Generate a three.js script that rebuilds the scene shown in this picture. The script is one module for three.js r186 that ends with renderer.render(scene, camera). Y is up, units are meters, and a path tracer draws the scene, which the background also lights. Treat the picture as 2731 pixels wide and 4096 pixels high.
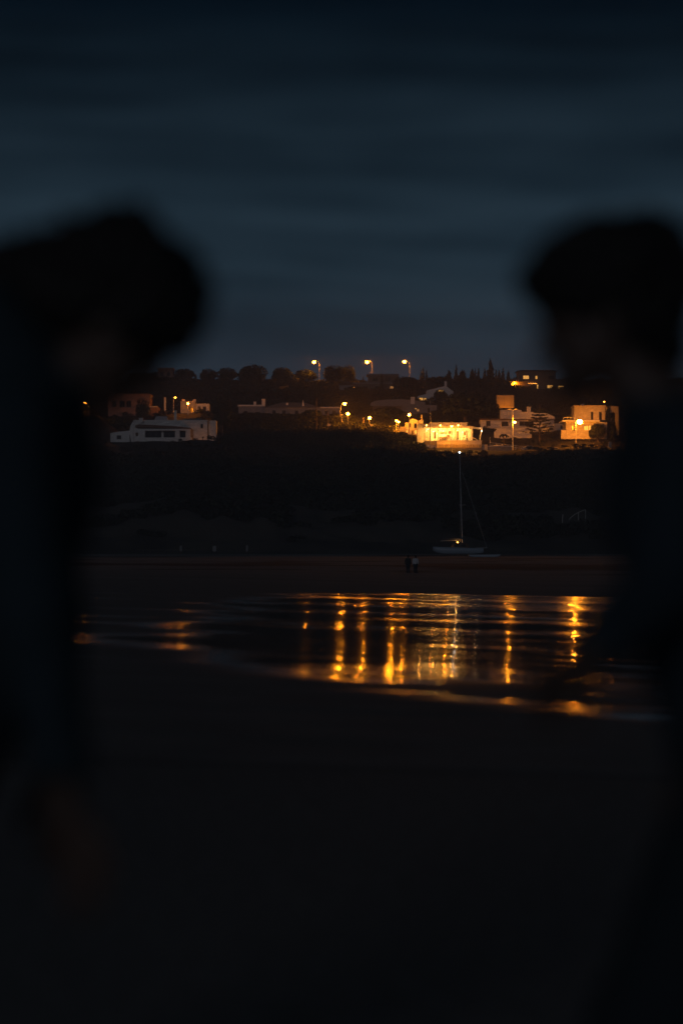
import * as THREE from 'three';
import { mergeGeometries } from 'three/addons/utils/BufferGeometryUtils.js';
import { MarchingCubes } from 'three/addons/objects/MarchingCubes.js';
import { ImprovedNoise } from 'three/addons/math/ImprovedNoise.js';

// ---------------------------------------------------------------- camera, sky, afterglow, exposure
const scene = new THREE.Scene();
const F = 9671, CX = 1365.5, CY = 2048, EYE = 1.2, HORIZON = 2240;
const PITCH = Math.atan((HORIZON - CY) / F);
const camera = new THREE.PerspectiveCamera(THREE.MathUtils.radToDeg(2 * Math.atan(CY / F)), 682 / 1024, 0.1, 4000);
camera.position.set(0, EYE, 0);
camera.rotation.x = PITCH;
camera.focus = 420;
camera.userData.fStop = 1.25;
const renderer = new THREE.WebGLRenderer({ antialias: true });
renderer.toneMapping = THREE.LinearToneMapping;
renderer.toneMappingExposure = 1;
renderer.shadowMap.enabled = true;

const noiseP = new ImprovedNoise();
const N3 = (x, y, z = 0) => noiseP.noise(x, y, z);
const fbm = (x, y, z, o = 4) => { let s = 0, a = 0.5; for (let i = 0; i < o; i++) { s += a * N3(x, y, z); x *= 2.03; y *= 2.03; z += 7.3; a *= 0.5; } return s; };
function rng(a) { return () => { a |= 0; a = (a + 0x6d2b79f5) | 0; let t = Math.imul(a ^ (a >>> 15), 1 | a); t = (t + Math.imul(t ^ (t >>> 7), 61 | t)) ^ t; return ((t ^ (t >>> 14)) >>> 0) / 4294967296; }; }
const clamp = (x, a = 0, b = 1) => Math.min(b, Math.max(a, x)), lerp = (a, b, t) => a + (b - a) * t;
const sstep = (a, b, x) => { const t = clamp((x - a) / (b - a)); return t * t * (3 - 2 * t); };
function table(rows, x) {
  if (x <= rows[0][0]) return rows[0].slice(1);
  for (let i = 1; i < rows.length; i++) if (x <= rows[i][0]) { const t = (x - rows[i - 1][0]) / (rows[i][0] - rows[i - 1][0]), s = t * t * (3 - 2 * t); return rows[i].slice(1).map((v, k) => lerp(rows[i - 1][k + 1], v, s)); }
  return rows[rows.length - 1].slice(1);
}
{ // dusk sky: deep blue air with flat bands of stratus
  const W = 2048, H = 1024, data = new Float32Array(W * H * 4);
  const base = [[-90, .004, .006, .009], [0, .0125, .0240, .039], [4, .0140, .0275, .0430], [6, .0152, .0315, .0468], [8, .0130, .0270, .0405], [10, .0078, .0172, .0268], [11.6, .0036, .0094, .0158], [13.2, .0005, .0034, .0074], [20, .0018, .0062, .0105], [90, .0026, .0074, .0118]];
  for (let j = 0; j < H; j++) {
    const e = ((j + 0.5) / H - 0.5) * 180, c = table(base, e);
    for (let i = 0; i < W; i++) {
      const a = (i + 0.5) / W * Math.PI * 2, nx = Math.cos(a), nz = Math.sin(a);
      const w = 0.9 * fbm(nx * 3 + 5, nz * 3, e * 0.16, 3);
      const n1 = fbm(nx * 3.2, nz * 3.2 + 9, (e + w) * 0.62, 3), n2 = fbm(nx * 9 + 3, nz * 9, (e + w * 1.5) * 1.7 + 40, 3);
      const m = e < 0 ? 1 : clamp(1 + (0.85 * n1 + 0.70 * n2) * sstep(1.5, 6, e), 0.45, 1.75), o = (j * W + i) * 4;
      data[o] = c[0] * Math.pow(m, 1.25); data[o + 1] = c[1] * m; data[o + 2] = c[2] * Math.pow(m, 0.9); data[o + 3] = 1;
    }
  }
  const t = new THREE.DataTexture(data, W, H, THREE.RGBAFormat, THREE.FloatType);
  t.mapping = THREE.EquirectangularReflectionMapping; t.magFilter = t.minFilter = THREE.LinearFilter; t.needsUpdate = true;
  scene.background = t; scene.environment = t;
}
{ // last afterglow, low in the west behind the camera
  const sun = new THREE.DirectionalLight(new THREE.Color().setRGB(0.92, 0.90, 1), 0.16);
  sun.position.set(-330, 240, 500); sun.target.position.set(0, 20, -600); scene.add(sun, sun.target);
  sun.castShadow = true; sun.shadow.radius = 30; sun.shadow.mapSize.set(2048, 2048);
  Object.assign(sun.shadow.camera, { left: -300, right: 300, top: 200, bottom: -100, near: 1, far: 2000 });
}
scene.fog = new THREE.FogExp2(new THREE.Color().setRGB(0.9, 0.92, 1), 0.00036);

// ---------------------------------------------------------------- places and helpers
const cosP = Math.cos(PITCH), sinP = Math.sin(PITCH);
function at(px, py, d) { // the place that stands d metres in front of the camera at that spot of the photograph
  const x = (px - CX) / F, y = (CY - py) / F, wy = y * cosP + sinP, wz = y * sinP - cosP, s = -d / wz;
  return new THREE.Vector3(x * s, EYE + wy * s, -d);
}
const rgb = (r, g, b) => new THREE.Color().setRGB(r, g, b);
const mat = (r, g, b, roughness = 0.85, more = {}) => new THREE.MeshStandardMaterial({ color: rgb(r, g, b), roughness, ...more });
const taken = {};
const numbered = (n) => { const k = taken[n] = (taken[n] ?? -1) + 1; return k ? n + '_' + String(k).padStart(3, '0') : n; };
function shadows(o) { o.traverse((m) => { if (m.isMesh) { m.castShadow = true; m.receiveShadow = true; } }); return o; }
function tag(o, label, category, group, kind) { o.userData.label = label; if (category) o.userData.category = category; if (group) o.userData.group = group; if (kind) o.userData.kind = kind; return o; }
function top(o, name, label, category, group, kind) { o.name = numbered(name); scene.add(o); return tag(o, label, category, group, kind); }
function part(parent, name, geo, m) { const o = new THREE.Mesh(geo, m); o.name = name; parent.add(o); return o; }
const strip = (g) => { const q = g.index ? g.toNonIndexed() : g; for (const k of Object.keys(q.attributes)) if (!['position', 'normal', 'uv'].includes(k)) q.deleteAttribute(k); return q; };
const merge = (list) => mergeGeometries(list.map(strip));
const boxG = (x0, x1, y0, y1, z0, z1) => new THREE.BoxGeometry(Math.abs(x1 - x0), Math.abs(y1 - y0), Math.abs(z1 - z0)).translate((x0 + x1) / 2, (y0 + y1) / 2, (z0 + z1) / 2);
function rod(a, b, r0, r1 = r0, seg = 8) {
  const A = new THREE.Vector3(...a), B = new THREE.Vector3(...b), d = B.clone().sub(A), g = new THREE.CylinderGeometry(r1, r0, d.length(), seg);
  g.applyQuaternion(new THREE.Quaternion().setFromUnitVectors(new THREE.Vector3(0, 1, 0), d.normalize()));
  const m = A.add(B).multiplyScalar(0.5); return g.translate(m.x, m.y, m.z);
}
function prism(pts, z0, z1) { // outline in x, y, from z0 to z1
  const s = new THREE.Shape(pts.map((p) => new THREE.Vector2(...p)));
  return new THREE.ExtrudeGeometry(s, { depth: z1 - z0, bevelEnabled: false }).translate(0, 0, z0);
}
function grain(size, seed, lo, hi, sx = 1, sy = 1) { // tone texture of mixed fine and coarse noise
  const d = new Uint8Array(size * size * 4), r = rng(seed);
  for (let j = 0; j < size; j++) for (let i = 0; i < size; i++) {
    const a = i / size * Math.PI * 2, b = j / size * Math.PI * 2;
    const n = fbm(Math.cos(a) * 2 * sx + seed, Math.sin(a) * 2 * sx + Math.cos(b) * 2 * sy, Math.sin(b) * 2 * sy, 5) + (r() - 0.5) * 0.25, v = clamp(lerp(lo, hi, clamp(0.5 + n * 1.1)), 0, 1) * 255, o = (j * size + i) * 4;
    d[o] = d[o + 1] = d[o + 2] = v; d[o + 3] = 255;
  }
  const t = new THREE.DataTexture(d, size, size); t.colorSpace = THREE.SRGBColorSpace; t.wrapS = t.wrapT = THREE.RepeatWrapping; t.magFilter = THREE.LinearFilter; t.needsUpdate = true; return t;
}
const SODIUM = rgb(1, 0.285, 0.006), LAMP = 3.6; // LAMP: strength of the street lighting
const wallGrain = grain(256, 3, 0.78, 1.0, 3, 3), tileGrain = grain(256, 9, 0.55, 1.0, 6, 6);
wallGrain.repeat.set(0.25, 0.25); 
const M = {
  white: mat(0.72, 0.70, 0.68, 0.9, { map: wallGrain }), cream: mat(0.62, 0.55, 0.42, 0.9, { map: wallGrain }), pink: mat(0.30, 0.19, 0.16, 0.9, { map: wallGrain }), grey: mat(0.22, 0.22, 0.24, 0.9, { map: wallGrain }), brown: mat(0.16, 0.12, 0.09, 0.9, { map: wallGrain }),
  stone: mat(0.3, 0.26, 0.2, 0.95, { map: wallGrain }), tile: mat(0.22, 0.12, 0.08, 0.9, { map: tileGrain }), paleTile: mat(0.32, 0.27, 0.25, 0.9, { map: tileGrain }),
  metal: mat(0.32, 0.32, 0.33, 0.45, { metalness: 0.6 }), paleMetal: mat(0.62, 0.6, 0.58, 0.5), darkMetal: mat(0.03, 0.03, 0.032, 0.5, { metalness: 0.5 }), wood: mat(0.13, 0.075, 0.04, 0.8, { map: tileGrain }), frame: mat(0.14, 0.12, 0.10, 0.6),
  darkGlass: mat(0.008, 0.009, 0.011, 0.12), pane: new THREE.MeshPhysicalMaterial({ color: rgb(0.93, 0.95, 0.95), roughness: 0.03, transmission: 1, thickness: 0 }),
  foliage: mat(0.028, 0.040, 0.018, 0.95, { side: THREE.DoubleSide }), pine: mat(0.020, 0.032, 0.016, 0.95, { side: THREE.DoubleSide }), cypress: mat(0.016, 0.026, 0.015, 0.95, { side: THREE.DoubleSide }), scrub: mat(0.034, 0.040, 0.018, 0.95, { side: THREE.DoubleSide }), bark: mat(0.07, 0.05, 0.035, 0.95),
  canvas: mat(0.45, 0.33, 0.2, 0.9), hull: mat(0.22, 0.27, 0.33, 0.4), navy: mat(0.015, 0.018, 0.03, 0.85),
};
const glow = (r, g, b, k = 1) => new THREE.MeshStandardMaterial({ color: rgb(0.8, 0.7, 0.5), roughness: 0.5, emissive: rgb(r, g, b), emissiveIntensity: k });
const G = { sodium: glow(1, 0.24, 0.014, 60), hot: glow(1, 0.26, 0.016, 80), warm: glow(1, 0.34, 0.04, 30), dim: glow(1, 0.36, 0.05, 8), red: glow(1, 0.16, 0.008, 50), white: glow(0.86, 0.95, 1, 18), window: glow(1, 0.44, 0.07, 1.0), windowLow: glow(1, 0.36, 0.05, 0.35), neon: glow(0.22, 0.2, 1, 2.2), blue: glow(0.3, 0.75, 1, 2) };
// glowing glass round a small bulb: the glass lets the bulb's light out
const glass = (m, k = 1) => { const e = m.emissive, p = new THREE.MeshPhysicalMaterial({ color: rgb(0.95, 0.93, 0.9), roughness: 0, transmission: 0.85, thickness: 0, emissive: e, emissiveIntensity: m.emissiveIntensity * k / 0.15 }); return p; };
const glassOf = new Map(), globeOf = (m) => { if (!glassOf.has(m)) glassOf.set(m, glass(m)); return glassOf.get(m); };
function bulbLight(parent, x, y, z, intensity, color = SODIUM, r = 0.2) { // the light of a lamp, at the bulb it comes from
  const l = new THREE.PointLight(color, intensity * LAMP, 0, 2); l.position.set(x, y, z); l.castShadow = true; l.shadow.radius = r / 0.02; l.shadow.bias = -0.002; parent.add(l); return l;
}

// ---------------------------------------------------------------- the ground: sand, tidal film, hill
const yOf = (py, d) => EYE + (HORIZON - py) / F * d;
const sandProfile = [[0, 0], [230, 0], [300, 0.55], [370, 1.45], [430, 2.25], [470, 2.5]];
function sandH(x, d) {
  const cross = -0.030 * 12 * Math.tanh(x / 12) * (1 - sstep(200, 300, d));
  return table(sandProfile, d)[0] + cross + (d > 95 ? 0.10 * fbm(x * 0.05, d * 0.03, 3, 3) * sstep(95, 240, d) : 0);
}
const hillProfile = [[430, 2217], [440, 2208], [447, 2160], [458, 2085], [476, 2030], [520, 1950], [570, 1880], [622, 1826], [640, 1806], [662, 1790], [700, 1690], [760, 1630], [820, 1580], [880, 1532], [960, 1525]];
const PADS = [ // px, py, d, reach
  [640, 1757, 647, 17], [520, 1664, 702, 14], [770, 1654, 694, 10], [339, 1640, 664, 10], [1000, 1695, 684, 14], [1100, 1700, 684, 14], [1200, 1704, 684, 12], [1300, 1705, 684, 12], [1390, 1698, 682, 9], [1478, 1708, 675, 8], [1590, 1712, 667, 6], [1540, 1740, 655, 7], [1450, 1735, 655, 9], [1250, 1735, 655, 12], [1050, 1735, 655, 12],
  [1640, 1740, 662, 6], [1760, 1789, 648, 8], [1850, 1790, 648, 9], [1930, 1795, 650, 8], [1690, 1790, 644, 5], [2000, 1806, 652, 8], [2090, 1804, 654, 8], [2200, 1808, 655, 9], [2310, 1810, 655, 9], [2420, 1818, 655, 9], [2080, 1748, 684, 12], [2200, 1744, 684, 12], [2340, 1748, 673, 11], [2450, 1748, 674, 11],
  [1620, 1676, 742, 14], [1150, 1668, 732, 22], [1000, 1670, 728, 12], [1740, 1604, 786, 11], [1540, 1576, 862, 16], [2150, 1556, 852, 16], [2020, 1640, 735, 8], [1385, 1577, 842, 8], [660, 1522, 862, 8],
].map(([px, py, d, r]) => { const p = at(px, py, d); return { x: p.x, d, y: p.y, r }; });
function hillBase(x, d) {
  const [py] = table(hillProfile, d), along = Math.min(d, 700);
  let h = yOf(py, Math.min(d, 960));
  if (d < 640) h += sstep(441, 450, d) * (1 - sstep(500, 560, d)) * (2.4 * Math.abs(fbm(x * 0.11, along * 0.09, 71, 4)) * 2 + 0.9 * fbm(x * 0.35, along * 0.3, 73, 3) - 1.0); if (d < 640) h += (sstep(440, 470, d)) * (2.2 * fbm(x * 0.045, along * 0.03, 1, 4) * 2 + 1.2 * N3(x * 0.02, 5, 0) * 2);
  return h;
}
function hillH(x, d) {
  let h = hillBase(x, d), w = 0, s = 0;
  for (const p of PADS) { const r2 = ((x - p.x) ** 2 + (d - p.d) ** 2) / (p.r * p.r); if (r2 < 8) { const k = Math.exp(-r2 * 1.1); w += k; s += k * (p.y - hillBase(p.x, p.d)); } }
  h += s / Math.max(1, w);
  return h + 0.25 * fbm(x * 0.15, d * 0.15, 2, 3);
}
const groundH = (x, d) => d < 436 ? sandH(x, d) : Math.max(sandH(x, Math.min(d, 470)), hillH(x, d));
function sheet(xs, ds, height, colour) {
  const pos = [], uv = [], col = [], idx = [];
  for (const d of ds) for (const x of xs) { pos.push(x, height(x, d), -d); uv.push(x, d); if (colour) col.push(...colour(x, d)); }
  for (let j = 0; j < ds.length - 1; j++) for (let i = 0; i < xs.length - 1; i++) { const a = j * xs.length + i, b = a + 1, c = a + xs.length, e = c + 1; idx.push(a, b, c, b, e, c); }
  const g = new THREE.BufferGeometry(); g.setAttribute('position', new THREE.Float32BufferAttribute(pos, 3)); g.setAttribute('uv', new THREE.Float32BufferAttribute(uv, 2)); if (colour) g.setAttribute('color', new THREE.Float32BufferAttribute(col, 3));
  g.setIndex(idx); g.computeVertexNormals(); return g;
}
const range = (a, b, s) => Array.from({ length: Math.round((b - a) / s) + 1 }, (_, i) => a + i * s);
const DEEP0 = 14, DEEP1 = 106, WIDE = 24;
{
  // dry and moist sand, with a line of dark weed along the old tide mark
  const sandTone = grain(512, 21, 0.72, 1.0, 5, 5); sandTone.repeat.set(0.35, 0.35);
  const weed = (x, d) => { const c = 300 - 0.5 * x + 14 * fbm(x * 0.03, 0, 4, 3), n = fbm(x * 0.05, d * 0.05, 8, 4); const a = sstep(0.08, 0.22, n + 0.46 * Math.exp(-(((d - c) / 17) ** 2)) + (d > 300 ? 0.12 * sstep(0, 20, x) : 0)); return a * sstep(205, 235, d) * (1 - sstep(400, 430, d)); };
  const sand = new THREE.MeshPhysicalMaterial({ color: rgb(1, 1, 1), vertexColors: true, map: sandTone, roughness: 0.86, ior: 1.33 });
  const near = [0, 0.5, 1, 2, 3, 4, 5, 6, 8, 10, 12, 14, ...range(17, 212, 3)], far = range(215, 476, 1.5);
  const g = sheet(range(-160, 160, 2), [-60, -25, -8, ...near, ...far], (x, d) => d < 0 ? sandH(x, 0) : (d > DEEP0 + 2 && d < DEEP1 - 3 && Math.abs(x) < WIDE - 1 ? sandH(x, d) - 0.03 : sandH(x, d)), (x, d) => { const k = weed(x, d), damp = 0.5 + 0.9 * fbm(x * 0.09, d * 0.09, 61, 4); return [lerp(lerp(0.18, 0.31, damp), 0.02, k), lerp(lerp(0.165, 0.275, damp), 0.02, k), lerp(lerp(0.155, 0.255, damp), 0.02, k)]; });
  top(new THREE.Mesh(g, sand), 'beach', 'wide flat sandy beach with a dark weed line', null, null, 'structure');

  // the low part of the beach that the tide has left: wet sand under a thin film of water, rippled in bands
  const S = 2048, nrm = new Float32Array(S * S * 4), rough = new Uint8Array(S * S * 4), tone = new Uint8Array(S * S * 4), hgt = new Float32Array(S * S), wetA = new Float32Array(S * S);
  const leftEdge = [[14, 30], [18.2, 3.4], [20.2, 1.9], [22.5, 0.5], [26, -1.2], [31, -2.4], [38, -3.0], [50, -2.6], [68, -2.6], [80, -1.6], [88, 1.0], [92, 3.0], [94.5, 14], [96, 30]];
  const r = rng(5);
  for (let j = 0; j < S; j++) for (let i = 0; i < S; i++) {
    const x = lerp(-WIDE, WIDE, i / S), d = lerp(DEEP0, DEEP1, j / S), k = j * S + i;
    const warp = 2.2 * N3(x * 0.16, d * 0.05, 1) + 0.7 * N3(x * 0.6, d * 0.16, 2);
    const [edge] = table(leftEdge, d);
    const tongue = 2.6 * fbm(x * 0.10, d * 0.22, 6, 4);
    let wet = sstep(-0.9, 0.9, x - edge + tongue * (d > 30 ? 1.3 : 0.5) + 0.9 * fbm(x * 0.5, d * 0.9, 19, 3));
    const strand = sstep(0.18, 0.30, fbm(x * 0.09, d * 0.55, 13, 3)) * sstep(-9, -3, x - edge) * 0.75; // thin tongues beyond the edge
    const bars = sstep(0.13, 0.27, fbm(x * 0.055 + 3, (d + warp) * 0.20, 17, 3));            // slightly raised sand bars
    wet = Math.max(wet * (1 - 0.28 * bars) * (1 - 0.97 * (1 - sstep(22, 29, d)) * sstep(0.02, 0.10, fbm(x * 0.3, d * 0.8, 29, 3))), strand * sstep(23, 30, d));
    const calm = 0.5 + fbm(x * 0.05, (d + warp) * 0.19, 23, 3) * 2.0 + 0.45 * sstep(1.5, 7, x);
    const amp = lerp(0.55, 2.2, sstep(0.3, 1.0, calm)) * lerp(1, 1.35, sstep(32, 80, d));
    const n1 = N3(x * 0.14, (d + warp * 0.6) * 0.34, 31), n2 = N3(x * 0.45, (d + warp) * 1.15, 37), n3 = N3(x * 1.8, d * 4.6, 41);
    hgt[k] = amp * (0.0115 * n1 + 0.0088 * n2 + 0.0011 * n3);
    wetA[k] = wet;
    const grainy = (r() - 0.5) * 0.1, o = k * 4;
    rough[o] = rough[o + 1] = rough[o + 2] = clamp(lerp(0.86 + grainy, lerp(0.034, 0.22, sstep(0.95, 1.5, calm)), Math.pow(wet, 0.6)), 0.04, 1) * 255; rough[o + 3] = 255;
    const c = clamp(lerp(0.735, 0.4, wet) + grainy * 0.6 + 0.12 * fbm(x * 0.8, d * 0.8, 3, 3)) * 255; tone[o] = c; tone[o + 1] = c; tone[o + 2] = c; tone[o + 3] = 255;
  }
  const dx = 2 * WIDE / S, dd = (DEEP1 - DEEP0) / S;
  for (let j = 0; j < S; j++) for (let i = 0; i < S; i++) {
    const k = j * S + i, i0 = Math.max(i - 1, 0), i1 = Math.min(i + 1, S - 1), j0 = Math.max(j - 1, 0), j1 = Math.min(j + 1, S - 1), o = k * 4;
    const sx = (hgt[j * S + i1] - hgt[j * S + i0]) / ((i1 - i0) * dx), sy = (hgt[j1 * S + i] - hgt[j0 * S + i]) / ((j1 - j0) * dd), l = Math.hypot(sx, sy, 1);
    nrm[o] = 0.5 - 0.5 * sx / l; nrm[o + 1] = 0.5 - 0.5 * sy / l; nrm[o + 2] = 0.5 + 0.5 / l; nrm[o + 3] = 1;
  }
  const tex = (a, type) => { const t = new THREE.DataTexture(a, S, S, THREE.RGBAFormat, type); t.magFilter = THREE.LinearFilter; t.needsUpdate = true; return t; };
  const map = tex(tone, THREE.UnsignedByteType); map.colorSpace = THREE.SRGBColorSpace;
  const film = new THREE.MeshPhysicalMaterial({ color: rgb(0.36, 0.315, 0.295), map, roughness: 1, roughnessMap: tex(rough, THREE.UnsignedByteType), normalMap: tex(nrm, THREE.FloatType), ior: 1.33 });
  const fg = sheet(range(-WIDE, WIDE, 2), range(DEEP0, DEEP1, 2), (x, d) => sandH(x, d) + 0.004), uv = fg.attributes.uv;
  for (let i = 0; i < uv.count; i++) uv.setXY(i, (uv.getX(i) + WIDE) / (2 * WIDE), (uv.getY(i) - DEEP0) / (DEEP1 - DEEP0));
  top(new THREE.Mesh(fg, film), 'wet_sand', 'wet rippled sand mirroring the town lights', null, null, 'structure');

  // the headland: rock bluff at its foot, scrub slope, terrace with the town, ridge behind
  const hillTone = grain(512, 33, 0.6, 1.0, 6, 6); hillTone.repeat.set(0.06, 0.06);
  const hg = sheet(range(-210, 210, 2.5), [...range(436, 520, 1.5), ...range(522.5, 720, 2.5), ...range(724, 1100, 8)], (x, d) => groundH(x, d) + (d < 438 ? -0.4 : 0), (x, d) => {
    const rock = (1 - sstep(462, 510, d)) * sstep(-0.02, 0.2, fbm(x * 0.03, d * 0.05, 51, 4) + 0.08 + 0.5 * fbm(x * 0.16, d * 0.14, 57, 3)), road = d > 636 && d < 668 && x > 36 ? 0.3 * sstep(0, 6, x - 36) : 0;
    const k = Math.max(rock, road); return [lerp(0.016, 0.085, k), lerp(0.015, 0.07, k), lerp(0.011, 0.055, k)];
  });
  top(new THREE.Mesh(hg, new THREE.MeshStandardMaterial({ vertexColors: true, map: hillTone, roughness: 0.95 })), 'hillside', 'dark headland rising behind the beach', null, null, 'structure');
}
const ground = (px, d) => groundH((px - CX) / F * d, d);

// ---------------------------------------------------------------- foliage
function leaves(list, n, size, seed, flat = 0) { // small leaf-clump faces spread through lobes [x, y, z, rx, ry, rz]
  const r = rng(seed), pos = [], nor = [], vol = list.map((l) => l[3] * l[4] + l[3] * l[5]), sum = vol.reduce((a, b) => a + b, 0), v = new THREE.Vector3(), u = new THREE.Vector3(), w = new THREE.Vector3();
  for (let i = 0; i < n; i++) {
    let k = r() * sum, q = 0; while (k > vol[q] && q < list.length - 1) k -= vol[q++];
    const l = list[q]; v.set(r() * 2 - 1, r() * 2 - 1, r() * 2 - 1).normalize(); const f = 0.55 + 0.5 * Math.sqrt(r());
    const c = [l[0] + v.x * l[3] * f, l[1] + v.y * l[4] * f, l[2] + v.z * l[5] * f];
    u.set(r() * 2 - 1, (r() * 2 - 1) * (1 - flat), r() * 2 - 1).normalize(); w.set(r() * 2 - 1, (r() * 2 - 1) * (1 - flat), r() * 2 - 1).normalize(); const s = size * (0.6 + 0.8 * r());
    for (const [a, b] of [[-0.5, -0.4], [0.55, -0.2], [0.05, 0.6]]) { pos.push(c[0] + (u.x * a + w.x * b) * s, c[1] + (u.y * a + w.y * b) * s, c[2] + (u.z * a + w.z * b) * s); nor.push(v.x, v.y + 0.35, v.z); }
  }
  const g = new THREE.BufferGeometry(); g.setAttribute('position', new THREE.Float32BufferAttribute(pos, 3)); g.setAttribute('normal', new THREE.Float32BufferAttribute(nor, 3)); return g;
}
function roundTree(seed, wide, high, n = 2600, m = M.pine) { // broad domed crown on forked limbs; base at the origin
  const r = rng(seed), lobes = [], crown = high * 0.82;
  for (let i = 0; i < 11; i++) { const a = r() * 6.28, q = Math.sqrt(r()) * 0.36; lobes.push([Math.cos(a) * q * wide, high - crown * (0.30 + 1.9 * q * q + 0.25 * r()), Math.sin(a) * q * wide, wide * (0.14 + 0.09 * r()), crown * (0.20 + 0.10 * r()), wide * (0.14 + 0.09 * r())]); }
  lobes.push([0, high - crown * 0.5, 0, wide * 0.40, crown * 0.5, wide * 0.40]);
  const t = new THREE.Group(), limbs = [rod([0, -0.5, 0], [0.1 * r(), high * 0.5, 0], wide * 0.035, wide * 0.024)];
  for (let i = 0; i < 5; i++) limbs.push(rod([0, high * 0.42, 0], [lobes[i][0], lobes[i][1], lobes[i][2]], wide * 0.018, wide * 0.006, 6));
  part(t, 'trunk', merge(limbs), M.bark); part(t, 'crown', leaves(lobes, n, wide * 0.055, seed + 1), m); return t;
}
function cypressTree(seed, wide, high, n = 900) {
  const r = rng(seed), lobes = []; for (let i = 0; i < 12; i++) { const k = i / 11; lobes.push([(r() - 0.5) * wide * 0.12, high * (0.08 + 0.86 * k), (r() - 0.5) * wide * 0.12, wide * 0.5 * Math.pow(1 - k, 0.7) * (0.8 + 0.3 * r()) + 0.06, high * 0.07, wide * 0.5 * Math.pow(1 - k, 0.7) + 0.06]); }
  const t = new THREE.Group(); part(t, 'trunk', rod([0, -0.5, 0], [0, high * 0.9, 0], 0.16, 0.03, 6), M.bark); part(t, 'crown', leaves(lobes, n, Math.max(0.25, wide * 0.18), seed + 3), M.cypress); return t;
}
function place(o, px, d, dy = 0) { o.position.set((px - CX) / F * d, ground(px, d) + dy, -d); return o; }
// domed pines along the ridge: px of centre, py of the top, width in px
[[735, 1474, 96, 'leftmost domed pine on the ridge, beside the pinkish hilltop house'], [832, 1474, 74, 'small domed pine on the ridge between two wider pines on the left'], [908, 1470, 88, 'domed pine on the ridge left of the widest pine'], [1016, 1459, 128, 'widest and tallest smooth domed pine on the left ridge'], [1128, 1469, 92, 'domed pine on the ridge right of the widest pine'], [1220, 1477, 96, 'domed pine on the ridge just left of the leftmost ridge street lamp pole'], [1338, 1461, 110, 'lumpy broad tree between the first two ridge street lamps'], [1392, 1459, 70, 'tall tree clump right of the lumpy tree on the ridge'], [640, 1500, 110, 'dark tree in front of the pinkish hilltop house'], [560, 1488, 120, 'dark ridge tree behind the left foreground person']].forEach(([px, py, w, label], i) => {
  const d = 866 + (i % 3) * 6, m = d / F, g = ground(px, d), h = yOf(py, d) - g; 
  top(place(roundTree(100 + i, w * m * 1.06, Math.max(h, 4), 3600), px, d), 'pine_tree', label, 'tree', 'pines along the left ridge');
});
[[1526, 1477, 14, 'tiny cypress tip above the flat hilltop roof'], [1452, 1501, 12, 'small cypress left of the flat hilltop house'], [1683, 1473, 14, 'short cypress left of the paired cypresses on the ridge'], [1692, 1467, 18, 'left one of the paired blunt cypresses on the ridge'], [1706, 1472, 16, 'right one of the paired blunt cypresses on the ridge'], [1824, 1455, 20, 'slim tall cypress near the middle of the ridge row'], [1850, 1478, 44, 'broad blunt cypress right of the slim tall one'], [1888, 1473, 26, 'ragged cypress left of centre in the right ridge row'], [1900, 1472, 18, 'thin cypress beside the ragged cypress'], [1913, 1466, 16, 'upright cypress two left of the tallest cypress'], [1938, 1467, 18, 'leaning-topped cypress just left of the tallest cypress'], [1962, 1434, 34, 'tallest cone-shaped cypress on the ridge'], [1984, 1473, 16, 'first blunt cypress right of the tallest one'], [1996, 1476, 18, 'second blunt cypress right of the tallest one'], [2011, 1467, 18, 'pointed cypress left of the lit hilltop villa'], [2033, 1479, 18, 'last cypress beside the lit hilltop villa'], [1795, 1478, 30, 'ragged cypress left of the slim tall one']].forEach(([px, py, w, label], i) => {
  const d = 858 + (i % 4) * 5, m = d / F, g = ground(px, d), h = yOf(py, d) - g;
  top(place(cypressTree(300 + i, w * m * 1.1, h, 700 + w * 30), px, d), 'cypress_tree', label, 'tree', 'cypresses along the right ridge');
});
// larger trees and hedges among the houses: px, py top, width px, d
[[890, 1568, 90, 672, 'tall dark tree right of the big white house'], [1860, 1568, 230, 700, 'very large dark tree behind the glass restaurant'], [1740, 1640, 60, 715, 'dark tree left of the large tree behind the restaurant'], [1550, 1628, 150, 705, 'rounded tree glowing orange behind the street lamps'], [570, 1590, 70, 690, 'dark tree in front of the brown left house'], [1760, 1556, 60, 778, 'small tree against the white gable house'], [1955, 1600, 90, 712, 'dark tree beside the orange billboard'], [1250, 1650, 90, 700, 'dark bushy tree by the wooden pole'], [2390, 1690, 80, 668, 'leafy tree in front of the lit right house'], [470, 1668, 120, 668, 'dark tree left of the big white house'], [1420, 1545, 110, 800, 'dark tree below the ridge in the middle'], [1620, 1505, 130, 846, 'dark hedge-like tree beside the flat hilltop house'], [1760, 1505, 150, 842, 'dark broad tree under the ridge cypresses'], [1905, 1512, 150, 842, 'dark broad tree under the tallest cypress'], [2010, 1530, 90, 838, 'dark tree left below the lit hilltop villa'], [1090, 1560, 170, 800, 'dark tree mass below the left ridge pines'], [930, 1560, 150, 800, 'dark tree below the small ridge pines'], [1290, 1565, 150, 795, 'dark tree below the lumpy ridge tree']].forEach(([px, py, w, d, label], i) => {
  const m = d / F, h = Math.max(3, yOf(py, d) - ground(px, d));
  top(place(roundTree(500 + i, w * m, h, 3400, M.foliage), px, d), 'broadleaf_tree', label, 'tree');
});
[[2432, 1606, 34, 672, 'slim dark cypress in front of the lit right house'], [2452, 1640, 30, 668, 'second slim cypress near the right foreground person']].forEach(([px, py, w, d, label], i) => top(place(cypressTree(900 + i, w * d / F, yOf(py, d) - ground(px, d), 1500), px, d), 'cypress_tree', label, 'tree'));
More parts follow.
